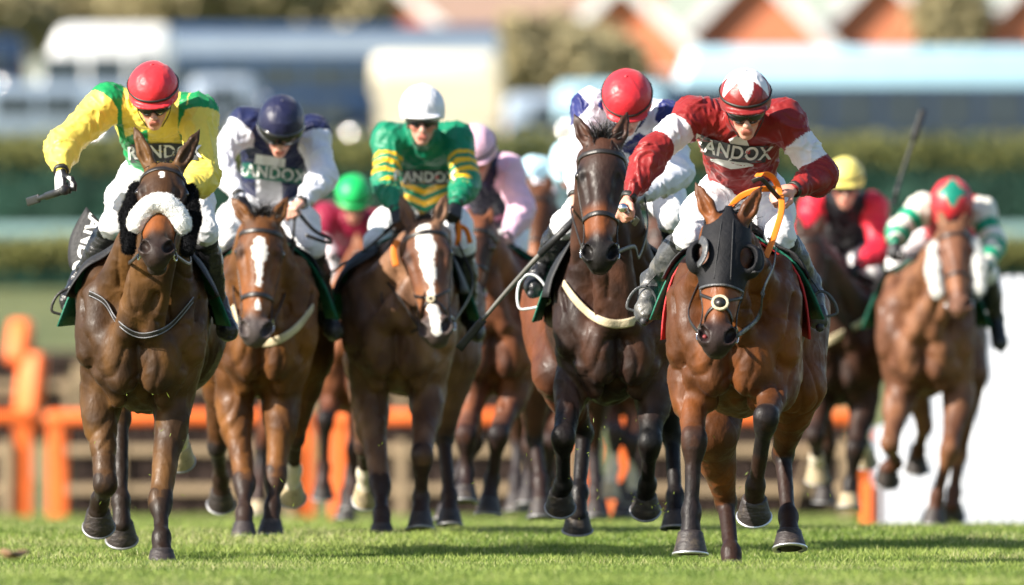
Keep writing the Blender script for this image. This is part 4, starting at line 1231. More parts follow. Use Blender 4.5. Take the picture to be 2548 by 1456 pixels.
def rider(c):
    hz = HORSES[c['id']]; Y0 = c['Y']; vox = c.get('vox', .0065)
    base = P(*c['hips'][:2], Y0 + c['hips'][2]); R = np.array([base[0], base[1], base[2]])
    W = lambda u, v, dy: P(u, v, Y0 + dy) - R
    J = {k: W(*c[k]) for k in ('SL', 'SR', 'EL', 'ER', 'WL', 'WR', 'KL', 'KR', 'AL', 'AR', 'TL', 'TR', 'cap')}
    pitch, yw, roll = [math.radians(a) for a in c.get('look', (30, 0, 0))]
    hf = np.array([math.sin(yw) * math.cos(pitch), -math.cos(yw) * math.cos(pitch), -math.sin(pitch)])
    hr = nrm(np.cross(hf, [0, 0, 1.0])) * -1
    if hr[0] < 0: hr = -hr
    hu = nrm(np.cross(hr, hf));
    if hu[2] < 0: hu = -hu
    cr, sr = math.cos(roll), math.sin(roll); hr, hu = hr * cr + hu * sr, hu * cr - hr * sr
    AX = np.array([hr, hf, hu]); capc = J['cap']; hc = capc - hu * .062 - hf * .004
    H = lambda r, f, u: hc + hr * r + hf * f + hu * u
    N = (J['SL'] + J['SR']) / 2 + np.array([0, .02, .03]); hips = np.zeros(3)
    ta = nrm(hips - N); tl = nrm(J['SR'] - J['SL']); tl = nrm(tl - ta * np.dot(tl, ta)); tn = np.cross(ta, tl)
    if tn[2] < 0 and abs(tn[2]) > abs(tn[1]): tn = -tn
    if tn[1] > 0 and abs(tn[1]) >= abs(tn[2]): tn = -tn      # towards chest front / below
    TX = np.array([tl, tn, ta]); ln = np.linalg.norm(hips - N)
    tors = lambda l, n, a: N + tl * l + tn * n + ta * a
    # ---- body
    S = Sdf()
    S.ell(H(0, -.005, .035), (.074, .094, .095), AX, .02, 20)
    S.ell(H(0, .035, -.045), (.056, .058, .082), AX, .03, 20)
    S.ell(H(0, .068, -.108), (.028, .026, .022), AX, .025, 20)
    S.cone(H(0, .090, .005), H(0, .114, -.042), .010, .014, .014, 20)
    for s in (-1, 1):
        S.ell(H(s * .012, .108, -.045), (.010, .010, .008), AX, .008, 20)
        S.ell(H(s * .040, .066, -.028), (.024, .024, .020), AX, .02, 20)
        S.ell(H(s * .076, -.005, -.020), (.010, .020, .032), AX, .01, 20)
        S.ell(H(s * .032, .098, .004), (.018, .014, .011), AX, .01, 20, .5, -1)
        S.cone(H(s * .012, .096, .022), H(s * .05, .082, .024), .009, .008, .012, 20)
    S.cone(H(-.020, .093, -.074), H(.020, .093, -.074), .0075, .0075, .008, 22); S.cone(H(-.018, .090, -.086), H(.018, .090, -.086), .0085, .0085, .008, 22)
    S.cone(H(-.024, .104, -.080), H(.024, .104, -.080), .003, .003, .004, 20, op=-1)
    S.cone(H(0, -.02, -.06), N + ta * .03, .052, .060, .04, 21)
    S.ell(tors(0, 0, ln * .35), (.15, .09, ln * .42), TX, .05, 23)
    S.ell(hips, (.13, .10, .11), TX, .05, 23)
    for s in 'LR':
        sg = -1 if s == 'L' else 1
        S.cone(N + ta * .04, J['S' + s], .05, .045, .04, 23)
        S.cone(J['S' + s], J['E' + s], .042, .034, .03, 23); S.cone(J['E' + s], J['W' + s], .034, .024, .02, 23)
        h = c.get('hand' + s)
        if h:
            hp = W(*h['to']); d = nrm(hp - J['W' + s])
            hand_sdf(S, J['W' + s] + d * .015, d, np.array(h.get('n', (0, 0, -1.0))), np.array(h.get('lat', (-sg, 0, 0.2))), h.get('curl', 1.2), h.get('tag', 24), h.get('sc', 1.0))
        hj = hips + np.array([sg * .09, -.02, -.02])
        S.cone(hj, J['K' + s], .07, .05, .03, 23); S.cone(J['K' + s], J['A' + s], .048, .032, .02, 23); S.cone(J['A' + s], J['T' + s], .028, .022, .02, 23)
    V, Q = S.mesh(vox, 1); tg, tt = S.tags(V)
    col = np.tile(SKIN, (len(V), 1)); col *= (.9 + .2 * vnoise(V, 40, 3))[:, None]
    col[tg == 22] = hexc('b8705f'); col[tg == 23] = hexc('2a2a2e'); col[tg == 21] = hexc(c.get('neckc', 'b98068'))
    q = V - hc; chk = (tg == 20) & (np.abs(np.abs(q @ hr) - .042) < .02) & (np.abs(q @ hu + .035) < .022); col[chk] = col[chk] * .5 + hexc('c86a56') * .5
    for k, g in ((24, 'handc'), (25, 'glovec')):
        col[tg == k] = hexc(c.get(g, 'cf9a86' if k == 24 else '16161a'))
    if c.get('glove_back'):
        m = tg == 25; n_ = vnormals(V, Q); col[m & (n_[:, 0] < -.35)] = hexc('d8d8da')
    o = mk('person', V, Q, M['skin'], None, col=col, loc=tuple(R)); tag(o, c['label'], 'person', RGRP)
    # ---- silks
    S = Sdf(); pf = c.get('puff', 1.0)
    S.ell(tors(0, -.01, .17), (.190, .125, .20), TX, .06, 10)
    S.ell(tors(0, .0, ln * .62), (.165, .118, ln * .40), TX, .06, 10)
    S.ell(tors(0, -.03, .06), (.155, .10, .11), TX, .06, 10)
    S.ell(hips + ta * -.04, (.155, .125, .10), TX, .05, 10)
    S.cone(H(0, -.03, -.085) * .5 + N * .5, N + ta * .02, .066, .085, .03, 15)
    for s, b in (('L', 11), ('R', 13)):
        E = J['E' + s]; Sh = J['S' + s]; Wr = J['W' + s]
        S.ell(Sh, (.082, .082, .082), None, .05, b, 0.0)
        S.cone(tors(0, -.02, .05), Sh, .09, .078, .05, 10)
        S.cone(Sh, E, .078 * pf, .068 * pf, .04, b)
        S.ell(E * .75 + Wr * .25 + np.array([0, 0, -.012]), (.070 * pf, .07 * pf, .068 * pf), None, .04, b + 1, .2)
        S.cone(E, E + (Wr - E) * .6, .066 * pf, .054, .03, b + 1, (0, .6)); S.cone(E + (Wr - E) * .55, Wr, .052, .034, .02, b + 1, (.55, 1))
    S.ell(H(0, .02, -.02), (.085, .115, .11), AX, .02, 10, .5, -1)
    V, Q = S.mesh(vox, 1); Nn = vnormals(V, Q); tg, tt = S.tags(V)
    V = V + Nn * (folds(V, c.get('seed', 3), c.get('fold', .010)))[:, None]
    lat = (V - N) @ tl; alo = (V - N) @ ta; fro = (V - N) @ tn
    col = c['silk'](V, tg, tt, lat, alo, fro)
    so = mk('silks', V, Q, M['silk'], o, col=np.clip(col, 0, 1)); bv = bvh_of(V, Q)
    for s in 'LR':
        E = J['E' + s]; Wr = J['W' + s]; d = nrm(Wr - E)
        if c.get('cuff', 1):
            ps = [Wr + d * .004 + (nrm(np.cross(d, [0.3, 0, 1])) * math.cos(a) + np.cross(d, nrm(np.cross(d, [0.3, 0, 1]))) * math.sin(a)) * .034 for a in np.linspace(0, 2 * np.pi, 13)[:-1]]
            v, f = tube(np.array(ps), .030, .012, hint=d, closed=True, k=6); mk('cuff', np.array(v), f, M['band'], so)
    # ---- breeches
    S = Sdf()
    S.ell(hips + np.array([0, .03, -.02]), (.165, .15, .12), TX, .05)
    for s in 'LR':
        sg = -1 if s == 'L' else 1; hj = hips + np.array([sg * .095, 0, -.03]); K = J['K' + s]
        m = hj * .5 + K * .5 + np.array([sg * .012, -.01, .01])
        S.cone(hj, m, .114, .092, .06); S.cone(m, K, .090, .062, .05); S.ell(K, (.062, .062, .062), None, .03); S.cone(K, K + (J['A' + s] - K) * .16, .062, .052, .03)
    V, Q = S.mesh(vox * 1.1, 1); Nn = vnormals(V, Q); V = V + Nn * folds(V, 21, .007)[:, None]
    bo = mk('breeches', V, Q, c.get('breeches') or M['breeches'], o)
    # ---- boots
    for s in 'LR':
        S = Sdf(); K, A_, T_ = J['K' + s], J['A' + s], J['T' + s]; d = nrm(A_ - K)
        S.cone(K + d * .05, K + d * .18, .058, .058, .02); S.cone(K + d * .18, A_, .058, .042, .03)
        S.ell(K + d * .16 + np.array([0, .025, 0]), (.05, .055, .10), None, .03)
        ft = T_ - A_; fl = np.linalg.norm(ft); fd = ft / fl
        S.ell(A_ + fd * .01, (.043, .047, .045), None, .03); S.cone(A_ - fd * .0 + np.array([0, .03, -.02]), A_ + fd * fl * .4, .036, .038, .02)
        S.cone(A_ + fd * fl * .1, A_ + fd * fl * .68, .040, .042, .025); S.ell(A_ + fd * fl * .80, np.array([.048, .048, .050]), None, .03)
        V, Q = S.mesh(vox * 1.1, 1); Nn = vnormals(V, Q)
        V = V + Nn * folds(V, 33, .006)[:, None]
        b = mk('boot', V, Q, c.get('boot') or M['boot'], o)
        ps = [K + d * .055 + (nrm(np.cross(d, [1, 0, 0])) * math.cos(a) + np.cross(d, nrm(np.cross(d, [1, 0, 0]))) * math.sin(a)) * .060 for a in np.linspace(0, 2 * np.pi, 17)[:-1]]
        v, f = tube(np.array(ps), .05, .012, hint=d, closed=True, k=6); mk('boot_cuff', np.array(v), f, M['black'], b)
    # ---- helmet
    S = Sdf(); cs = c.get('caps', 1.0)
    S.ell(H(0, -.006, .058), np.array([.119, .142, .124]) * cs, AX, .02, 30)
    S.ell(H(0, -.01, .015), np.array([.110, .130, .075]) * cs, AX, .02, 30)
    S.clip(H(0, 0, .0), nrm(-hu * 1 + hf * .16))
    if c.get('peak', 1):
        S.p.append(dict(ty='e', c=H(0, .100, .034), r=np.array([.098, .058, .014]) * cs, ax=np.array([hr, nrm(hf - hu * .05), nrm(hu + hf * .05)]), k=.012, tg=31, t=.5, op=1, lo=H(0, .115, .016) - .12, hi=H(0, .115, .016) + .12))
    V, Q = S.mesh(vox * .9, 1); Nn = vnormals(V, Q); tg, tt = S.tags(V)
    V = V + Nn * (folds(V, 41, .0022))[:, None]
    q = V - H(0, 0, .058); ang = np.arctan2(q @ hr, q @ hf); el = np.arctan2(q @ hu, np.sqrt((q @ hr) ** 2 + (q @ hf) ** 2))
    ho = mk('helmet', V, Q, M['cap'], o, col=np.clip(c['capcol'](ang, el, tg), 0, 1)); hb = bvh_of(V, Q)
    if c.get('capband', 1):
        pts = []
        for k in range(40):
            a = 2 * math.pi * k / 40; d = nrm(hr * math.sin(a) + hf * math.cos(a) - hu * .12 * math.cos(a)); h = hb.ray_cast(Vector(H(0, 0, .062) + d * .5 + hu * .016), Vector(-d), .5)
            if h[0] is not None: pts.append(np.asarray(h[0]) + d * .003)
        v, f = tube(np.array(pts), .013, .006, hint=hu, closed=True, k=6); mk('cap_band', np.array(v), f, M['band'], ho)
    MB().lathe([(.001, .006), (.008, .004), (.012, -.004), (.001, -.006)], H(0, -.01, .058 + .124 * cs), 10, Matrix((Vector(hr), Vector(hf), Vector(hu))).transposed()).build('cap_button', M['cap'], ho, smooth=True)
    ho.children[-1].data.color_attributes.new('Col', 'FLOAT_COLOR', 'POINT')
    ca = ho.children[-1].data.color_attributes['Col']; cc = c['capcol'](np.array([0.0]), np.array([1.5]), np.array([30]))[0]
    ca.data.foreach_set('color', np.tile(np.append(cc, 1), len(ca.data)).astype(np.float32))
    for s in (-1, 1):
        tube_ob('chin_strap', [H(s * .086, .01, .0), H(s * .074, .03, -.06), H(s * .035, .062, -.118)], .012, M['band'], ho, th=.004, hint=hf, n=4)
    # ---- goggles
    if c.get('goggles'):
        g = c['goggles']; u0, hh, off = g
        fb = hb if u0 > .03 else None
        V = []; n = 25
        rx, ry = (.080, .112) if u0 < .03 else (.124, .150)
        rx += off; ry += off
        for i in range(n):
            a = math.radians(-88 + 176 * i / (n - 1))
            for k in range(7):
                t = k / 6 - .5; w = 1 - .3 * abs(math.sin(a)) ** 4; nose = .016 * math.exp(-(a / .16) ** 2) * (t < 0)
                for_r = 1 - .12 * (2 * t) ** 4
                V.append(H(math.sin(a) * rx * for_r, math.cos(a) * ry * for_r - .006, u0 + t * hh * w + nose))
        F = []
        for i in range(n - 1):
            for k in range(6): F.append((i * 7 + k, (i + 1) * 7 + k, (i + 1) * 7 + k + 1, i * 7 + k + 1))
        go = mk('goggles', np.array(V), F, M['lens'], o); md = go.modifiers.new('thickness', 'SOLIDIFY'); md.thickness = .008; md.offset = -1
        rim = [V[i * 7] for i in range(n)] + [V[i * 7 + 6] for i in range(n)][::-1]
        v, f = tube(np.array(rim), .008, closed=True, k=5); mk('goggle_frame', np.array(v), f, M['band'], go)
    # ---- lettering and chest panels
    nn = np.array([0, -1.0, 0]); rx = np.array([1.0, 0, 0]); uy = np.array([0, 0, 1.0])
    for t in c.get('prints', []):
        og = W(t['at'][0], t['at'][1], 0)
        if 'body' in t:
            v, f = text_flat(t['body'], t['size'], t.get('bold', .012))
        else:
            v, f = patch(*t['patch'])
            if 'shape' in t: v = t['shape'](v)
        ro = math.radians(t.get('rot', 0)); r2 = rx * math.cos(ro) + uy * math.sin(ro); u2 = uy * math.cos(ro) - rx * math.sin(ro)
        project(t.get('name', 'lettering'), v, f, bv, og, r2, u2, nn, M[t['mt']], so, t.get('off', .005), t.get('bend', 0), 0)
    return o, W

def whip(label, pts, r0, r1, mt='whip', grip=None, cap=False):
    o = np.array(pts[0]); t = empty('whip', tuple(o)); tag(t, label, 'whip', 'whips carried by the jockeys')
    p = np.array(pts) - o
    tube_ob('shaft', p, r0 * 2, M[mt], t, taper=(1, r1 / r0), n=5)
    d = nrm(p[1] - p[0]); g = grip or .16
    v, f = tube(np.array([p[0] - d * .01, p[0] + d * g]), r0 * 2.5, k=12); mk('handle', np.array(v), f, M['grip'], t)
    ax = Vector(d).to_track_quat('Z', 'Y').to_matrix()
    MB().lathe([(.002, -.012), (r0 * 1.5, -.010), (r0 * 1.7, .0), (r0 * 1.5, .012), (.002, .014)], p[0] - d * .012, 14, ax).build('handle_cap', M['metal'] if cap else M['grip'], t, smooth=True)
    e = nrm(p[-1] - p[-2]); hint = np.cross(e, [0, 1, 0])
    v, f = tube(np.array([p[-1] - e * .01, p[-1] + e * .02, p[-1] + e * .16, p[-1] + e * .19]), .042, .010, hint=hint, k=8); mk('flap', np.array(v), f, M['grip'], t)
    return t
# ------------------------------------------------------------------ the field of horses
def leg(s, E, K, F, H, **k): return dict(s=s, E=E, K=K, F=F, H=H, **k)

H1 = dict(id=1, Y=54.6, u=350, yaw=math.radians(2.5), dz=-.01, vox=.009, label='dark bay horse with white sheepskin noseband galloping at the far left',
    coat='3b2716', warm='5e4020', face='382416', tan='8a4c22', muzzle='2b201c', points='1d1512', blk=.8, wid=1.06,
    poll=(408, 402, -.40), muz=(388, 622, -.88), roll=-.03, earL=(333, 312, -.34), earR=(499, 320, -.34), hr=.076,
    fore=[leg(-1, (249, 985, .14), (262, 1208, -.04), (250, 1242, .20), (240, 1300, .27), fold=.9), leg(1, (434, 985, .14), (399, 1248, -.10), (402, 1338, -.26), (403, 1402, -.34))],
    hind=[leg(-1, 0, (300, 1040, 1.00), (301, 1245, .78), (304, 1352, .70), fold=.6), leg(1, 0, (440, 1010, 1.45), (445, 1088, 1.70), (447, 1130, 1.82), sock=1, pale=1, fold=1.0)],
    blaze=[(.115, .135, .007, .010, -.006, .0)], noseband=None, forelock=.5,
    sheep_nose=(.318, .045, 'fleece'), cheek_pieces=('fleece_black', (.08, .48), .042), fa=78, fy=.10,
    straps=[dict(pts=[(222, 730), (262, 752), (290, 800), (345, 836), (412, 820), (462, 770), (515, 700)], w=.030, mt='leather', edge='grey_piping', name='breast_strap')],
    reins=[dict(pts=[('L', .51, -.10, -.075), ('L', .34, -.30, -.13), (330, 640, -.1), (420, 520, .1)], w=.018, mt='leather'), dict(pts=[('L', .51, -.10, .075), ('L', .34, -.30, .13), (470, 620, -.1), (450, 500, .0)], w=.018, mt='leather')],
    irons=[(174, 752, .48, .16, .13, -10, 'leather')])
H2 = dict(id=2, Y=59.1, u=655, yaw=math.radians(2), dz=.0, vox=.010, label='bright bay horse with a narrow white star and strip under the navy capped jockey',
    coat='4c2e17', warm='724820', face='6b3f1e', tan='824c24', muzzle='4a4240', points='2c2422', blk=.8, wid=.92,
    poll=(652, 540, -.30), muz=(634, 838, -.52), roll=.02, earL=(574, 490, -.22), earR=(718, 488, -.22),
    fore=[leg(-1, (582, 1000, .14), (609, 1203, -.08), (608, 1275, -.22), (606, 1330, -.30)), leg(1, (700, 1005, .14), (686, 1185, .02), (678, 1262, -.06), (672, 1326, -.12))],
    hind=[leg(-1, 0, (540, 1110, 1.35), (549, 1190, 1.58), (550, 1248, 1.66), fold=1.0), leg(1, 0, (735, 1090, 1.4), (731, 1170, 1.6), (723, 1236, 1.7), sock=1.3, pale=1, fold=1.0)],
    blaze=[(.13, .20, .026, .030, 0, 0), (.20, .34, .027, .004, 0, .004), (.42, .46, .008, .010, .005, .006)], tuft=.09, forelock=.8, fl=.07, noseband=(.39, .026), cl=100,
    straps=[dict(pts=[(578, 762), (600, 815), (640, 852), (690, 848), (740, 815), (775, 770), (800, 740)], w=.046, mt='cream')],
    reins=[dict(pts=[('L', .51, -.10, -.075), ('L', .2, -.32, -.12), (620, 560, .0)], w=.016, mt='leather'), dict(pts=[('L', .51, -.10, .075), ('L', .2, -.32, .14), (735, 525, -.02)], w=.016, mt='leather'),
           dict(pts=[(735, 520, -.02), (780, 572, .0), (822, 596, .05), (815, 604, .06), (760, 585, .05)], w=.020, mt='leather')])
H3 = dict(id=3, Y=59.8, u=992, yaw=math.radians(5), dz=.01, vox=.010, label='bay horse with a wide white blaze under the white capped rider',
    coat='573a2a', warm='836048', face='6b4430', tan='8c5a38', muzzle='4b403c', points='2b2222', blk=.75, wid=1.02,
    poll=(1052, 548, -.36), muz=(1082, 832, -.66), roll=-.10, earL=(995, 482, -.28), earR=(1112, 480, -.28),
    fore=[leg(-1, (920, 1000, .14), (946, 1208, -.10), (950, 1280, -.25), (950, 1332, -.32)), leg(1, (1064, 985, .14), (1050, 1135, -.20), (1048, 1238, -.10), (1046, 1312, -.22))],
    hind=[leg(-1, 0, (905, 1110, 1.4), (908, 1178, 1.6), (912, 1240, 1.7), sock=1.3, pale=1, fold=1.0), leg(1, 0, (1105, 1090, 1.3), (1118, 1235, 1.15), (1119, 1305, 1.05))],
    blaze=[(.06, .15, .034, .042, -.004, .0), (.15, .35, .038, .018, .0, .010), (.35, .39, .018, .016, .010, .006), (.46, .58, .026, .022, .006, .012)], tuft=.05, forelock=.2, noseband=None, cross=.42, disc=.014, cl=104, fa=82, fy=.06,
    reins=[dict(pts=[('L', .51, -.10, -.075), ('L', .22, -.34, -.14), (965, 645, .02), (1000, 545, .0)], w=.020, mt='leather'), dict(pts=[('L', .51, -.10, .075), ('L', .22, -.3, .17), (1140, 600, .0), (1132, 520, .0)], w=.018, mt='leather'),
           dict(pts=[(1132, 525, -.02), (1142, 570, -.02), (1138, 612, .0)], w=.030, mt='orange_rein', hint=(1, 0, 0)), dict(pts=[(1138, 560, .0), (1160, 572, .02), (1170, 605, .05)], w=.028, mt='orange_rein', hint=(1, 0, 0)),
           dict(pts=[(990, 598, -.22), (980, 625, -.24), (986, 662, -.26)], w=.036, mt='orange_rein', hint=(1, 0, 0)),
           dict(pts=[('L', .52, -.12, -.07), (960, 700, -.1), (955, 770, -.12), (1005, 828, -.14), (1060, 805, -.3)], w=.014, mt='leather')])
H4 = dict(id=4, Y=55.7, u=1532, yaw=math.radians(-6), dz=.02, vox=.009, label='nearly black horse with cream breast girth beside the hooded bay',
    coat='281914', warm='482c1f', face='2a1c17', tan='7a4320', muzzle='191615', points='0c0b0d', blk=.45, wid=.98, tan_k=.85,
    poll=(1500, 345, -.42), muz=(1493, 645, -.72), roll=.0, earL=(1427, 283, -.34), earR=(1562, 278, -.34),
    fore=[leg(-1, (1432, 940, .14), (1401, 1092, -.12), (1402, 1205, .10), (1387, 1242, .19), fold=.9), leg(1, (1626, 965, .14), (1617, 1105, -.03), (1611, 1205, .17), (1602, 1256, .25), fold=.9)],
    hind=[leg(-1, 0, (1452, 1078, 1.25), (1441, 1225, 1.08), (1433, 1324, .98), fold=.35, St=(1388, 930, .98)), leg(1, 0, (1672, 1085, 1.3), (1680, 1235, 1.15), (1681, 1308, 1.08))],
    tuft=.11, forelock=1.0, fl=.08, rear='6a3a20', noseband=(.375, .026), cl=102, fa=84, fy=.08, flare=.06,
    straps=[dict(pts=[(1402, 705), (1430, 745), (1470, 785), (1520, 806), (1570, 802), (1625, 780)], w=.046, mt='cream')],
    reins=[dict(pts=[('L', .51, -.10, -.075), ('L', .2, -.30, -.13), (1440, 520, .05)], w=.016, mt='leather'), dict(pts=[('L', .51, -.10, .075), ('L', .4, -.25, .15), (1590, 640, -.3), (1612, 560, -.1), (1600, 470, .1)], w=.022, mt='leather')],
    irons=[(1323, 724, .42, .155, .165, 12, 'white_metal')])
H5 = dict(id=5, Y=51.9, u=1824, yaw=math.radians(6), dz=-.03, vox=.009, label='bright bay horse wearing a black hood with eye cups at the right',
    coat='4e2c15', warm='72401c', face='633616', tan='7c4522', muzzle='2a1e1c', points='241d1e', blk=.72, wid=1.03,
    poll=(1812, 534, -.46), muz=(1783, 852, -.76), roll=-.03, earL=(1729, 452, -.38), earR=(1897, 460, -.38), hr=.077, shoe='shoe', lining=True,
    fore=[leg(-1, (1714, 935, .14), (1727, 1097, -.15), (1720, 1273, -.18), (1717, 1376, -.24)), leg(1, (1945, 930, .14), (1906, 1042, -.24), (1880, 1208, .0), (1874, 1272, .10), fold=.75)],
    hind=[leg(-1, 0, (1806, 1250, 1.05), (1819, 1375, .82), (1822, 1428, .76), St=(1772, 1075, .75)), leg(1, 0, (1948, 1130, 1.35), (1961, 1285, 1.15), (1966, 1356, 1.05), St=(1985, 960, 1.08))],
    hood=True, forelock=0, noseband=None, cross=.42, disc=.031, pad=True, cl=96, flare=.07,
    reins=[dict(pts=[('L', .51, -.10, .08), ('L', .36, -.2, .16), (1900, 720, -.5), (1924, 665, -.2), (1930, 620, .0)], w=.022, mt='boot_grey'),
           dict(pts=[(1905, 640, -.2), (1925, 590, -.12), (1945, 520, -.02), (1938, 470, .06), (1920, 440, .02), (1895, 432, -.02), (1884, 442, -.04)], w=.030, th=.004, mt='orange_rein', hint=(1, .3, .2)),
           dict(pts=[(1930, 470, .02), (1890, 472, .0), (1845, 488, .05), (1815, 520, .1)], w=.030, th=.004, mt='orange_rein', hint=(0, -.5, 1)),
           dict(pts=[(1872, 452, -.03), (1895, 446, -.05), (1925, 478, .0), (1944, 500, .04)], w=.022, mt='leather', hint=(0, -.5, 1)),
           dict(pts=[('L', .51, -.10, -.08), ('L', .3, -.3, -.13), (1770, 640, -.1), (1800, 540, .1)], w=.018, mt='leather')],
    irons=[(1600, 745, .50, .13, .12, -12, 'boot_grey'), (2046, 757, .50, .12, .12, 12, 'boot_grey')])
H6 = dict(id=6, Y=70.0, u=2085, dz=.06, vox=.014, label='dark brown horse ridden by the yellow capped jockey', coat='2c1d18', warm='452a1e', face='30201a', tan='5a3524', points='1a1616', blk=.8, detail=False,
    poll=(2012, 575, -.35), muz=(2022, 785, -.6), earL=(1985, 530, -.3), earR=(2050, 528, -.3), cloth=None, cl=95,
    fore=[leg(-1, (2040, 990, .14), (2028, 1085, -.15), (2032, 1140, .0), (2034, 1180, .1), sock=1, pale=1), leg(1, (2150, 990, .14), (2128, 1120, -.1), (2116, 1205, -.05), (2111, 1255, -.1), pale=1)],
    hind=[leg(-1, 0, (2060, 1110, 1.3), (2055, 1190, 1.4), (2050, 1240, 1.4)), leg(1, 0, (2140, 1060, 1.3), (2150, 1110, 1.5), (2155, 1130, 1.6), sock=1, pale=1)],
    straps=[dict(pts=[(2035, 860), (2080, 840), (2150, 800)], w=.05, mt='cream')])
H7 = dict(id=7, Y=69.0, u=2302, dz=.10, yaw=math.radians(4), vox=.012, label='light chestnut horse with white cheek pieces at the right edge', coat='5c3a28', warm='7e563c', face='6b4432', tan='86583c', muzzle='6b4a3a', points='5a3525', blk=1.2, detail=False, wid=.98,
    poll=(2372, 560, -.4), muz=(2390, 768, -.66), earL=(2338, 518, -.3), earR=(2408, 525, -.3), cl=100,
    fore=[leg(-1, (2240, 985, .14), (2214, 1105, -.2), (2228, 1152, .02), (2192, 1178, .08), fold=.8), leg(1, (2388, 985, .14), (2362, 1120, -.1), (2332, 1235, .0), (2320, 1298, .0))],
    hind=[leg(-1, 0, (2300, 1060, 1.4), (2285, 1120, 1.6), (2280, 1150, 1.7)), leg(1, 0, (2386, 1130, 1.35), (2374, 1225, 1.35), (2367, 1282, 1.3), fold=.9)],
    cheek_pieces=('fleece', (.10, .42), .050), forelock=.3)
H8 = dict(id=8, Y=74.0, u=858, dz=.06, vox=.014, label='bay horse of the green capped jockey mostly hidden behind the leaders', coat='5f3624', warm='8a5434', face='5f3624', points='241d1e', blk=.7, detail=False,
    poll=(905, 610, -.3), muz=(912, 790, -.5), earL=(890, 575, -.25), earR=(925, 572, -.25), cl=95,
    fore=[leg(-1, (842, 950, .14), (810, 1046, -.2), (806, 1162, -.05), (801, 1242, -.1), fold=.3), leg(1, (898, 990, .14), (882, 1120, .0), (876, 1212, .0), (868, 1262, -.05))],
    hind=[leg(-1, 0, (650, 1120, 1.4), (645, 1220, 1.3), (640, 1278, 1.25), pale=1), leg(1, 0, (880, 1120, 1.4), (862, 1230, 1.3), (858, 1290, 1.2))])
H9 = dict(id=9, Y=63.0, u=1228, dz=.04, vox=.012, label='brown horse of the pink capped jockey behind the blazed horse', coat='4a2c20', warm='7c4a30', face='33231e', points='241c1e', blk=.75, detail=False,
    poll=(1192, 555, -.3), muz=(1178, 740, -.5), earL=(1165, 515, -.25), earR=(1225, 512, -.25), cl=100,
    fore=[leg(-1, (1184, 950, .14), (1160, 1085, -.15), (1160, 1175, -.1), (1156, 1245, -.2)), leg(1, (1285, 950, .14), (1240, 1085, -.12), (1224, 1195, .0), (1212, 1278, -.05))],
    hind=[leg(-1, 0, (1180, 1100, 1.3), (1120, 1230, 1.2), (1108, 1290, 1.1)), leg(1, 0, (1330, 1090, 1.4), (1345, 1200, 1.3), (1345, 1285, 1.2))])
H10 = dict(id=10, Y=71.0, u=1385, dz=.06, vox=.014, label='brown horse of the pale blue jockey behind the white stirrup', coat='3a241a', warm='5a3826', face='5b3622', points='3a3234', blk=.8, detail=False,
    poll=(1338, 470, -.3), muz=(1330, 690, -.5), earL=(1312, 430, -.25), earR=(1368, 432, -.25), cl=95,
    fore=[leg(-1, (1340, 990, .14), (1322, 1110, -.15), (1318, 1190, -.1), (1312, 1250, -.15)), leg(1, (1425, 990, .14), (1372, 1100, -.1), (1364, 1190, .0), (1358, 1270, .0))],
    hind=[leg(-1, 0, (1290, 1100, 1.4), (1285, 1190, 1.3), (1282, 1270, 1.2)), leg(1, 0, (1475, 1120, 1.4), (1480, 1220, 1.3), (1482, 1285, 1.2))])
H11 = dict(id=11, Y=75.0, u=1545, dz=.05, vox=.014, label='dark horse with a grey white cannon seen between the legs of the nearly black horse', coat='4a2e22', warm='6e4834', face='3a241c', points='3a3438', blk=.8, detail=False,
    poll=(1640, 560, -.3), muz=(1645, 740, -.5), earL=(1622, 530, -.25), earR=(1660, 530, -.25), cl=95,
    fore=[leg(-1, (1500, 990, .14), (1532, 1075, -.15), (1526, 1165, -.1), (1514, 1240, -.15), sock=2, pale=1), leg(1, (1585, 990, .14), (1572, 1100, -.1), (1575, 1190, .0), (1578, 1250, .0))],
    hind=[leg(-1, 0, (1480, 1110, 1.4), (1490, 1200, 1.3), (1492, 1280, 1.2)), leg(1, 0, (1600, 1120, 1.4), (1548, 1220, 1.3), (1550, 1285, 1.2))])

# ------------------------------------------------------------------ the jockeys
def plain(h): return lambda a, e, t: np.tile(hexc(h), (len(a), 1))
def fillc(n, h): return np.tile(hexc(h), (n, 1))

def silk1(V, tg, tt, lat, alo, fro):
    c = fillc(len(V), 'e8d25a'); g = hexc('0f8a4c')
    up = (tg == 11) | (tg == 13)
    c[(tg == 10) & (np.abs(lat) > .135) & (np.abs(lat) < .175)] = g
    c[up & (tt < .06)] = g
    c[(tg == 10) & (V[:, 0] < -.05) & (V[:, 2] < .21 + V[:, 0] * .3)] = g
    c[(tg == 15) & (fro > .04)] = hexc('e8d25a')
    return c
def silk2(V, tg, tt, lat, alo, fro):
    c = fillc(len(V), '1d2348'); w = hexc('dadbe4')
    for b in (11, 12, 13, 14):
        c[(tg == b) & ((tt > .12) | (b in (12, 14)))] = w
    c[(tg == 10) & (V[:, 0] > -.06) & (V[:, 0] < .075) & (V[:, 2] < .125)] = hexc('c4c4ca')
    return c
def silk3(V, tg, tt, lat, alo, fro):
    c = fillc(len(V), '0c7a58'); y = hexc('e6b41c')
    for b in (11, 13):
        m = (tg == b) & (tt > .45); c[m & (np.sin(tt * 30) > -.1)] = y
    for b in (12, 14):
        m = (tg == b) & (tt < .45); c[m & (np.sin(tt * 26 + 1) > 0)] = y
    z = V[:, 2] - .42 * np.abs(V[:, 0] - .01)
    c[(tg == 10) & (V[:, 2] < .125) & (np.sin(z * 105 + .6) > -.05)] = y
    return c
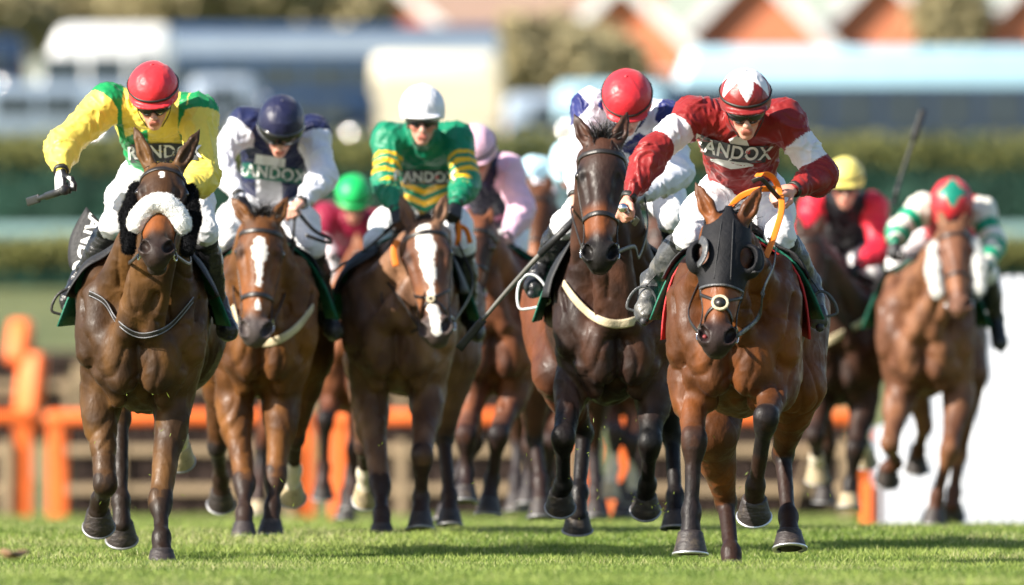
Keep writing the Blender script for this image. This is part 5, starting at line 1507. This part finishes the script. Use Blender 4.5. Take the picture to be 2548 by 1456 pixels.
def silk4(V, tg, tt, lat, alo, fro):
    c = fillc(len(V), 'd9dbe6'); b = hexc('242a66')
    c[(tg == 10) & (np.abs(((lat * 8 + .4) % 2) - 1) + np.abs(((alo * 7) % 2) - 1) < .95)] = b
    up = ((tg == 11) | (tg == 13)); c[up & (np.abs(((V[:, 0] * 9) % 2) - 1) + np.abs(((V[:, 2] * 8 + .3) % 2) - 1) < .85) & (tt < .45)] = b
    return c
def silk5(V, tg, tt, lat, alo, fro):
    c = fillc(len(V), '84201f'); w = hexc('dcdadd')
    for b in (11, 13):
        c[(tg == b) & (tt > .38) & (tt < .80)] = w
    c[(tg == 15) & (fro > .06)] = w
    return c
def silk6(V, tg, tt, lat, alo, fro):
    c = fillc(len(V), '16161c'); c[(tg >= 11) & (tg <= 14)] = hexc('d02238'); return c
def silk7(V, tg, tt, lat, alo, fro):
    c = fillc(len(V), 'cf3a40'); c[(tg >= 11) & (tg <= 14)] = hexc('dcd8cc'); g = hexc('12906c')
    c[((tg == 12) | (tg == 14)) & (np.sin(tt * 14) > .2)] = g; c[((tg == 11) | (tg == 13)) & (np.abs(tt - .55) < .15)] = g
    c[(tg == 10) & (np.abs(lat) < .05)] = g
    return c
def silk8(V, tg, tt, lat, alo, fro):
    c = fillc(len(V), '8e1c3c'); c[((tg == 12) | (tg == 14))] = hexc('c8b8bc'); return c
def silk9(V, tg, tt, lat, alo, fro):
    c = fillc(len(V), '1c1c38'); c[(tg >= 11) & (tg <= 14)] = hexc('e8bcd0'); c[(tg == 10) & (alo > .36) & (alo < .42)] = hexc('b86c88'); return c
def silk10(V, tg, tt, lat, alo, fro):
    c = fillc(len(V), 'b8dbe8'); c[(tg == 12) | (tg == 14)] = hexc('e4dce2'); c[(tg == 10) & (alo > .3)] = hexc('6e2038'); return c
def cap5(a, e, t):
    c = fillc(len(a), '84201f'); p = np.abs(((a / (2 * np.pi / 6) + .0 + .5) % 1) - .5) * 2
    c[(e > .95 - .78 * (1 - p) ** 1.0 + .0) & (t == 30)] = hexc('e2e0e2'); return c
def cap2(a, e, t):
    return fillc(len(a), '1b1d3c')
def cap7(a, e, t):
    c = fillc(len(a), 'cc3038'); c[(e > .75 + .35 * np.abs(np.sin(2 * a))) & (t == 30)] = hexc('12806a'); return c

J1 = dict(id=1, Y=54.6, label='jockey in yellow and green silks and a red cap stretching out one arm', seed=3, hips=(402, 430, .85), look=(30, 0, 2), cap=(381, 220, .06),
    SL=(268, 258, .36), SR=(492, 282, .36), EL=(155, 362, .22), WL=(152, 424, .05), ER=(508, 438, .20), WR=(462, 478, .0),
    KL=(288, 558, .35), KR=(505, 575, .35), AL=(202, 690, .60), TL=(166, 766, .46), AR=(545, 762, .62), TR=(572, 838, .50),
    handL=dict(to=(150, 480, -.02), tag=25, n=(.6, .1, -.5), lat=(.3, -.9, 0), curl=1.4, sc=1.05), handR=dict(to=(445, 500, -.06), tag=25), glove_back=True,
    silk=silk1, capcol=plain('dc3038'), goggles=(-.008, .052, .014), puff=1.08, caps=1.02,
    prints=[dict(patch=(.34, .085), at=(402, 372), mt='black_print', bend=-.2, name='chest_band', off=.008), dict(body='RANDOX', size=.082, at=(402, 372), mt='white_print', bend=-.2, off=.013)])
J2 = dict(id=2, Y=59.1, label='jockey in navy body and white sleeves with a dark navy cap', seed=13, hips=(668, 505, .85), look=(40, 0, -4), cap=(700, 300, .06),
    SL=(615, 312, .36), SR=(778, 334, .36), EL=(540, 392, .30), WL=(592, 486, .06), ER=(806, 436, .22), WR=(752, 502, .05),
    KL=(562, 590, .35), KR=(775, 610, .35), AL=(560, 760, .62), TL=(545, 825, .5), AR=(812, 782, .58), TR=(836, 835, .46),
    handL=dict(to=(615, 520, .0), tag=25), handR=dict(to=(722, 522, -.03), tag=24), silk=silk2, capcol=cap2, goggles=(.034, .086, .004), capband=0, peak=0,
    prints=[dict(patch=(.33, .075), at=(668, 425), mt='green_cloth', bend=.1, rot=-7, name='chest_band'), dict(body='RANDOX', size=.082, at=(668, 425), mt='white_print', rot=-7, off=.009),
            dict(patch=(.16, .05), at=(668, 396), mt='white_print', rot=-9, name='chest_panel')])
J3 = dict(id=3, Y=59.8, label='jockey in green and gold hooped silks with a white cap', seed=23, hips=(1052, 515, .85), look=(12, 0, 0), cap=(1051, 268, .02),
    SL=(970, 348, .34), SR=(1135, 348, .34), EL=(958, 452, .18), WL=(986, 520, .0), ER=(1160, 450, .18), WR=(1136, 505, .0),
    KL=(938, 605, .30), KR=(1150, 605, .4), AL=(905, 745, .60), TL=(890, 815, .5), AR=(1168, 785, .6), TR=(1190, 838, .48),
    handL=dict(to=(992, 545, -.06), tag=25, n=(.3, -.4, -.8)), handR=dict(to=(1132, 530, -.06), tag=25, n=(-.3, -.4, -.8)), silk=silk3, capcol=plain('e2e2e8'), goggles=(-.002, .048, .012), capband=0,
    prints=[dict(patch=(.27, .075), at=(1056, 436), mt='black_print', name='chest_band'), dict(body='RANDOX', size=.072, at=(1056, 436), mt='white_print', off=.009), dict(patch=(.016, .016), at=(1086, 436), mt='red_print', off=.012, name='red_dot')])
J4 = dict(id=4, Y=55.7, label='jockey in white silks with navy diamonds and a red cap behind the maroon jockey', seed=33, hips=(1585, 440, .9), look=(44, 0, 2), cap=(1560, 242, .06),
    SL=(1470, 268, .36), SR=(1655, 300, .36), EL=(1444, 400, .22), WL=(1432, 486, .08), ER=(1690, 430, .22), WR=(1552, 500, .02),
    KL=(1408, 560, .36), KR=(1672, 545, .36), AL=(1352, 655, .60), TL=(1322, 732, .44), AR=(1690, 690, .62), TR=(1700, 760, .5),
    handL=dict(to=(1440, 515, .02), tag=24), handR=dict(to=(1520, 520, -.03), tag=24), silk=silk4, capcol=plain('d02c36'), caps=1.04)
J5 = dict(id=5, Y=51.9, label='jockey in maroon silks with white armbands and a maroon and white starred cap', seed=43, hips=(1848, 470, .88), look=(25, 2, 2), cap=(1855, 238, .05),
    SL=(1730, 290, .36), SR=(1948, 300, .36), EL=(1624, 376, .16), WL=(1566, 490, .02), ER=(2048, 434, .32), WR=(1978, 470, .14),
    KL=(1716, 590, .33), KR=(1940, 588, .35), AL=(1622, 693, .60), TL=(1603, 800, .46), AR=(2016, 700, .62), TR=(2040, 815, .48),
    handL=dict(to=(1536, 540, -.05), tag=24, n=(.55, -.25, -.7), lat=(.75, .1, .6), curl=1.15, sc=1.05), handR=dict(to=(1925, 482, .06), tag=24, n=(-.2, .3, -.9), lat=(-.3, -.9, .3), curl=1.0, sc=1.05), handc='cf9480',
    silk=silk5, capcol=cap5, goggles=(-.008, .054, .014), caps=.99, boot=M['boot_grey'], fold=.012,
    prints=[dict(patch=(.075, .065, 8, 8), at=(1842, 350), mt='white_print', rot=25, name='white_collar', off=.006), dict(patch=(.32, .075), at=(1826, 374), mt='black_print', bend=.8, rot=-9, name='chest_band', off=.009), dict(body='RANDOX', size=.080, at=(1826, 374), mt='white_print', bend=.8, rot=-9, off=.014), dict(patch=(.018, .018), at=(1866, 372), mt='red_print', off=.012, name='red_dot'),
            dict(patch=(.20, .05), at=(1826, 400), mt='white_print', bend=.6, rot=-8, name='chest_panel', off=.008, shape=lambda v: np.stack([v[:, 0], v[:, 1] * (1 - 1.55 * np.abs(v[:, 0]) / .1 * .55), v[:, 2]], 1))])
J6 = dict(id=6, Y=70.0, vox=.010, label='jockey in black and red silks with a pale yellow cap', seed=53, hips=(2095, 620, .8), look=(14, -4, 0), cap=(2103, 440, .05),
    SL=(2030, 515, .3), SR=(2172, 515, .3), EL=(2000, 570, .2), WL=(2030, 630, .0), ER=(2190, 615, .2), WR=(2142, 658, .0), KL=(2035, 660, .3), KR=(2165, 680, .3), AL=(2000, 770, .5), TL=(1990, 815, .4), AR=(2190, 770, .5), TR=(2200, 815, .4),
    handL=dict(to=(2045, 650, -.05), tag=25), handR=dict(to=(2122, 672, -.05), tag=25), silk=silk6, capcol=plain('e6d873'), goggles=(-.004, .048, .012))
J7 = dict(id=7, Y=69.0, vox=.010, label='jockey bent low in red and green silks at the right edge', seed=63, hips=(2365, 590, .85), look=(58, 0, 0), cap=(2368, 505, .04), caps=1.08,
    SL=(2295, 520, .3), SR=(2440, 528, .3), EL=(2238, 572, .2), WL=(2228, 600, .05), ER=(2474, 600, .2), WR=(2455, 668, .0), KL=(2235, 655, .3), KR=(2455, 680, .3), AL=(2208, 760, .5), TL=(2190, 815, .4), AR=(2478, 790, .5), TR=(2490, 870, .4),
    handL=dict(to=(2222, 630, .0), tag=25), handR=dict(to=(2432, 700, -.05), tag=25), silk=silk7, capcol=cap7)
J8 = dict(id=8, Y=74.0, vox=.011, label='jockey with a bright green cap between the navy and green jockeys', seed=73, hips=(880, 650, .7), look=(30, 0, 0), cap=(880, 482, .0),
    SL=(815, 540, .3), SR=(948, 560, .3), EL=(790, 600, .2), WL=(830, 640, .0), ER=(965, 630, .2), WR=(930, 660, .0), KL=(815, 690, .3), KR=(945, 690, .3), AL=(790, 780, .5), TL=(780, 820, .4), AR=(960, 780, .5), TR=(970, 820, .4),
    handL=dict(to=(850, 655, -.05), tag=25), handR=dict(to=(915, 670, -.05), tag=25), silk=silk8, capcol=plain('16b45c'), goggles=(-.004, .048, .012))
J9 = dict(id=9, Y=63.0, vox=.010, label='jockey in navy and pink silks with a pale pink cap', seed=83, hips=(1225, 560, .85), look=(34, -6, 4), cap=(1182, 366, .02),
    SL=(1140, 415, .3), SR=(1262, 425, .3), EL=(1120, 500, .2), WL=(1160, 550, .0), ER=(1300, 520, .2), WR=(1262, 590, .0), KL=(1150, 640, .3), KR=(1262, 660, .3), AL=(1130, 760, .5), TL=(1120, 800, .4), AR=(1290, 770, .5), TR=(1300, 820, .4),
    handL=dict(to=(1175, 570, -.05), tag=24), handR=dict(to=(1240, 612, -.05), tag=24), silk=silk9, capcol=plain('e8b8cc'))
J10 = dict(id=10, Y=71.0, vox=.011, label='jockey in pale blue and white silks half hidden behind the white and navy jockey', seed=93, hips=(1400, 540, .8), look=(50, 0, 0), cap=(1415, 400, .1),
    SL=(1330, 425, .4), SR=(1460, 440, .4), EL=(1310, 470, .2), WL=(1375, 478, .0), ER=(1480, 520, .2), WR=(1440, 570, .0), KL=(1330, 590, .3), KR=(1460, 600, .3), AL=(1310, 690, .5), TL=(1300, 730, .4), AR=(1480, 700, .5), TR=(1490, 740, .4),
    handL=dict(to=(1360, 490, -.05), tag=25), handR=dict(to=(1420, 590, -.05), tag=25), silk=silk10, capcol=plain('b8dbe8'))

horse(H11)
for h, j in ((H1, J1), (H2, J2), (H3, J3), (H4, J4), (H5, J5), (H6, J6), (H7, J7), (H8, J8), (H9, J9), (H10, J10)):
    if h['id'] == 6: h['cloth'] = M['black']
    horse(h)
    rider(j)

def PW(Y): return lambda u, v, dy=0: P(u, v, Y + dy)
w = PW(54.6); whip('dark whip in the gloved hand of the yellow jockey', [w(158, 474, -.04), w(134, 482, .06), w(96, 494, .30)], .015, .012, 'grip', .20)
w = PW(51.9); whip('whip with a steel end cap in the fist of the maroon jockey', [w(1550, 518, -.13), w(1554, 522, -.02), w(1576, 545, .45)], .013, .008, 'whip', .14, True)
w = PW(55.7); whip('grey whip slanting down beside the white stirrup of the nearly black horse', [w(1432, 545, .02), w(1345, 632, .10), w(1250, 738, .20), w(1200, 798, .25)], .015, .010, 'whip', .26)
w = PW(59.8); whip('thin grey whip slanting left of the white capped rider', [w(992, 548, -.05), w(920, 612, .1), w(818, 682, .3)], .010, .006, 'whip', .12)
w = PW(70.0); whip('thin dark whip held upright behind the yellow capped jockey', [w(2225, 500, .5), w(2245, 430, .5), w(2274, 345, .5)], .012, .010, 'grip', .12)

def extras():
    # number cloth flying at the left of the first horse
    hz = HORSES[1]; W = hz['W']
    t = None
    c0 = [(215, 515, .75), (175, 590, .72), (172, 660, .70), (200, 690, .68)]
    c1 = [(256, 560, .70), (256, 600, .66), (250, 650, .62), (240, 690, .60)]
    A_ = resample([W(*p) for p in c0], 5); B_ = resample([W(*p) for p in c1], 5); V = []; F = []; n = len(A_); m = 7
    for i in range(n):
        for j in range(m): V.append(A_[i] + (B_[i] - A_[i]) * j / (m - 1))
    for i in range(n - 1):
        for j in range(m - 1): a = i * m + j; F.append((a, a + 1, a + m + 1, a + m))
    V = np.array(V); o = mk('number_cloth', V, F, M['black'], hz['o']); md = o.modifiers.new('thickness', 'SOLIDIFY'); md.thickness = .006; md.offset = 0
    v, f = text_flat('RANDOX', .11); ang = math.radians(-107); rx = np.array([math.cos(ang), 0, math.sin(ang)]); uy = np.array([-math.sin(ang), 0, math.cos(ang)])
    project('lettering', v * [.86, .95, 1], f, bvh_of(V, np.array(F)), W(206, 612, .3), rx, uy, np.array([0, -1.0, 0]), M['white_print'], o, .006)
    MB().bar(W(238, 700, .3), W(232, 770, .3), .05, .01).build('blue_tab', M['blue'], hz['o'])
    # grass clippings thrown up by the hooves, and divots
    r = random.Random(5); V = []; F = []
    for (u, v, su, sv, n) in ((380, 1120, 110, 120, 14), (300, 1260, 50, 60, 6), (700, 1150, 160, 100, 8), (1480, 1150, 120, 130, 22), (1640, 1250, 40, 40, 14), (1800, 1150, 90, 110, 14), (2030, 1200, 60, 60, 6), (1250, 1150, 90, 80, 6)):
        for i in range(n):
            p = P(u + r.gauss(0, su * .6), min(v + r.gauss(0, sv * .6), 1330), 53.5 + r.uniform(-1.5, 3)); d = nrm(np.array([r.gauss(0, 1), r.gauss(0, .6), r.gauss(0, 1)])); e = nrm(np.cross(d, [r.random(), 1, r.random()]))
            L_ = r.uniform(.005, .016); w_ = r.uniform(.0012, .0024); b = len(V)
            V += [p - d * L_, p + e * w_, p + d * L_, p - e * w_]; F.append((b, b + 1, b + 2, b + 3))
    o = mk('grass_clippings', np.array(V), F, M['blade'], col=np.tile(hexc('7f9038'), (len(V), 1)), smooth=False); tag(o, kind='stuff'); o['label'] = 'bits of cut grass thrown up by the hooves'
    for (u, v, lab) in ((30, 1384, 'small patch of torn brown turf at the left edge'), (180, 1440, 'small patch of torn brown turf in the left foreground')):
        Y = 53.0
        for _ in range(40): Y = (CAMZ - gz(Y)) * FPX / (v - HOR)
        p = P(u, v, Y); V, F = lump(0, 0, 0, .05, .16, .016, int(v), 14, .9)
        o = mk('divot', V, F, M['soil'], None, loc=tuple(p + np.array([0, 0, .012]))); tag(o, lab, 'divot')
M['soil'] = mat('torn_soil', hexc('8a6c4c'), rough=.95, var=.4, vs=30, bump=.02)
extras()
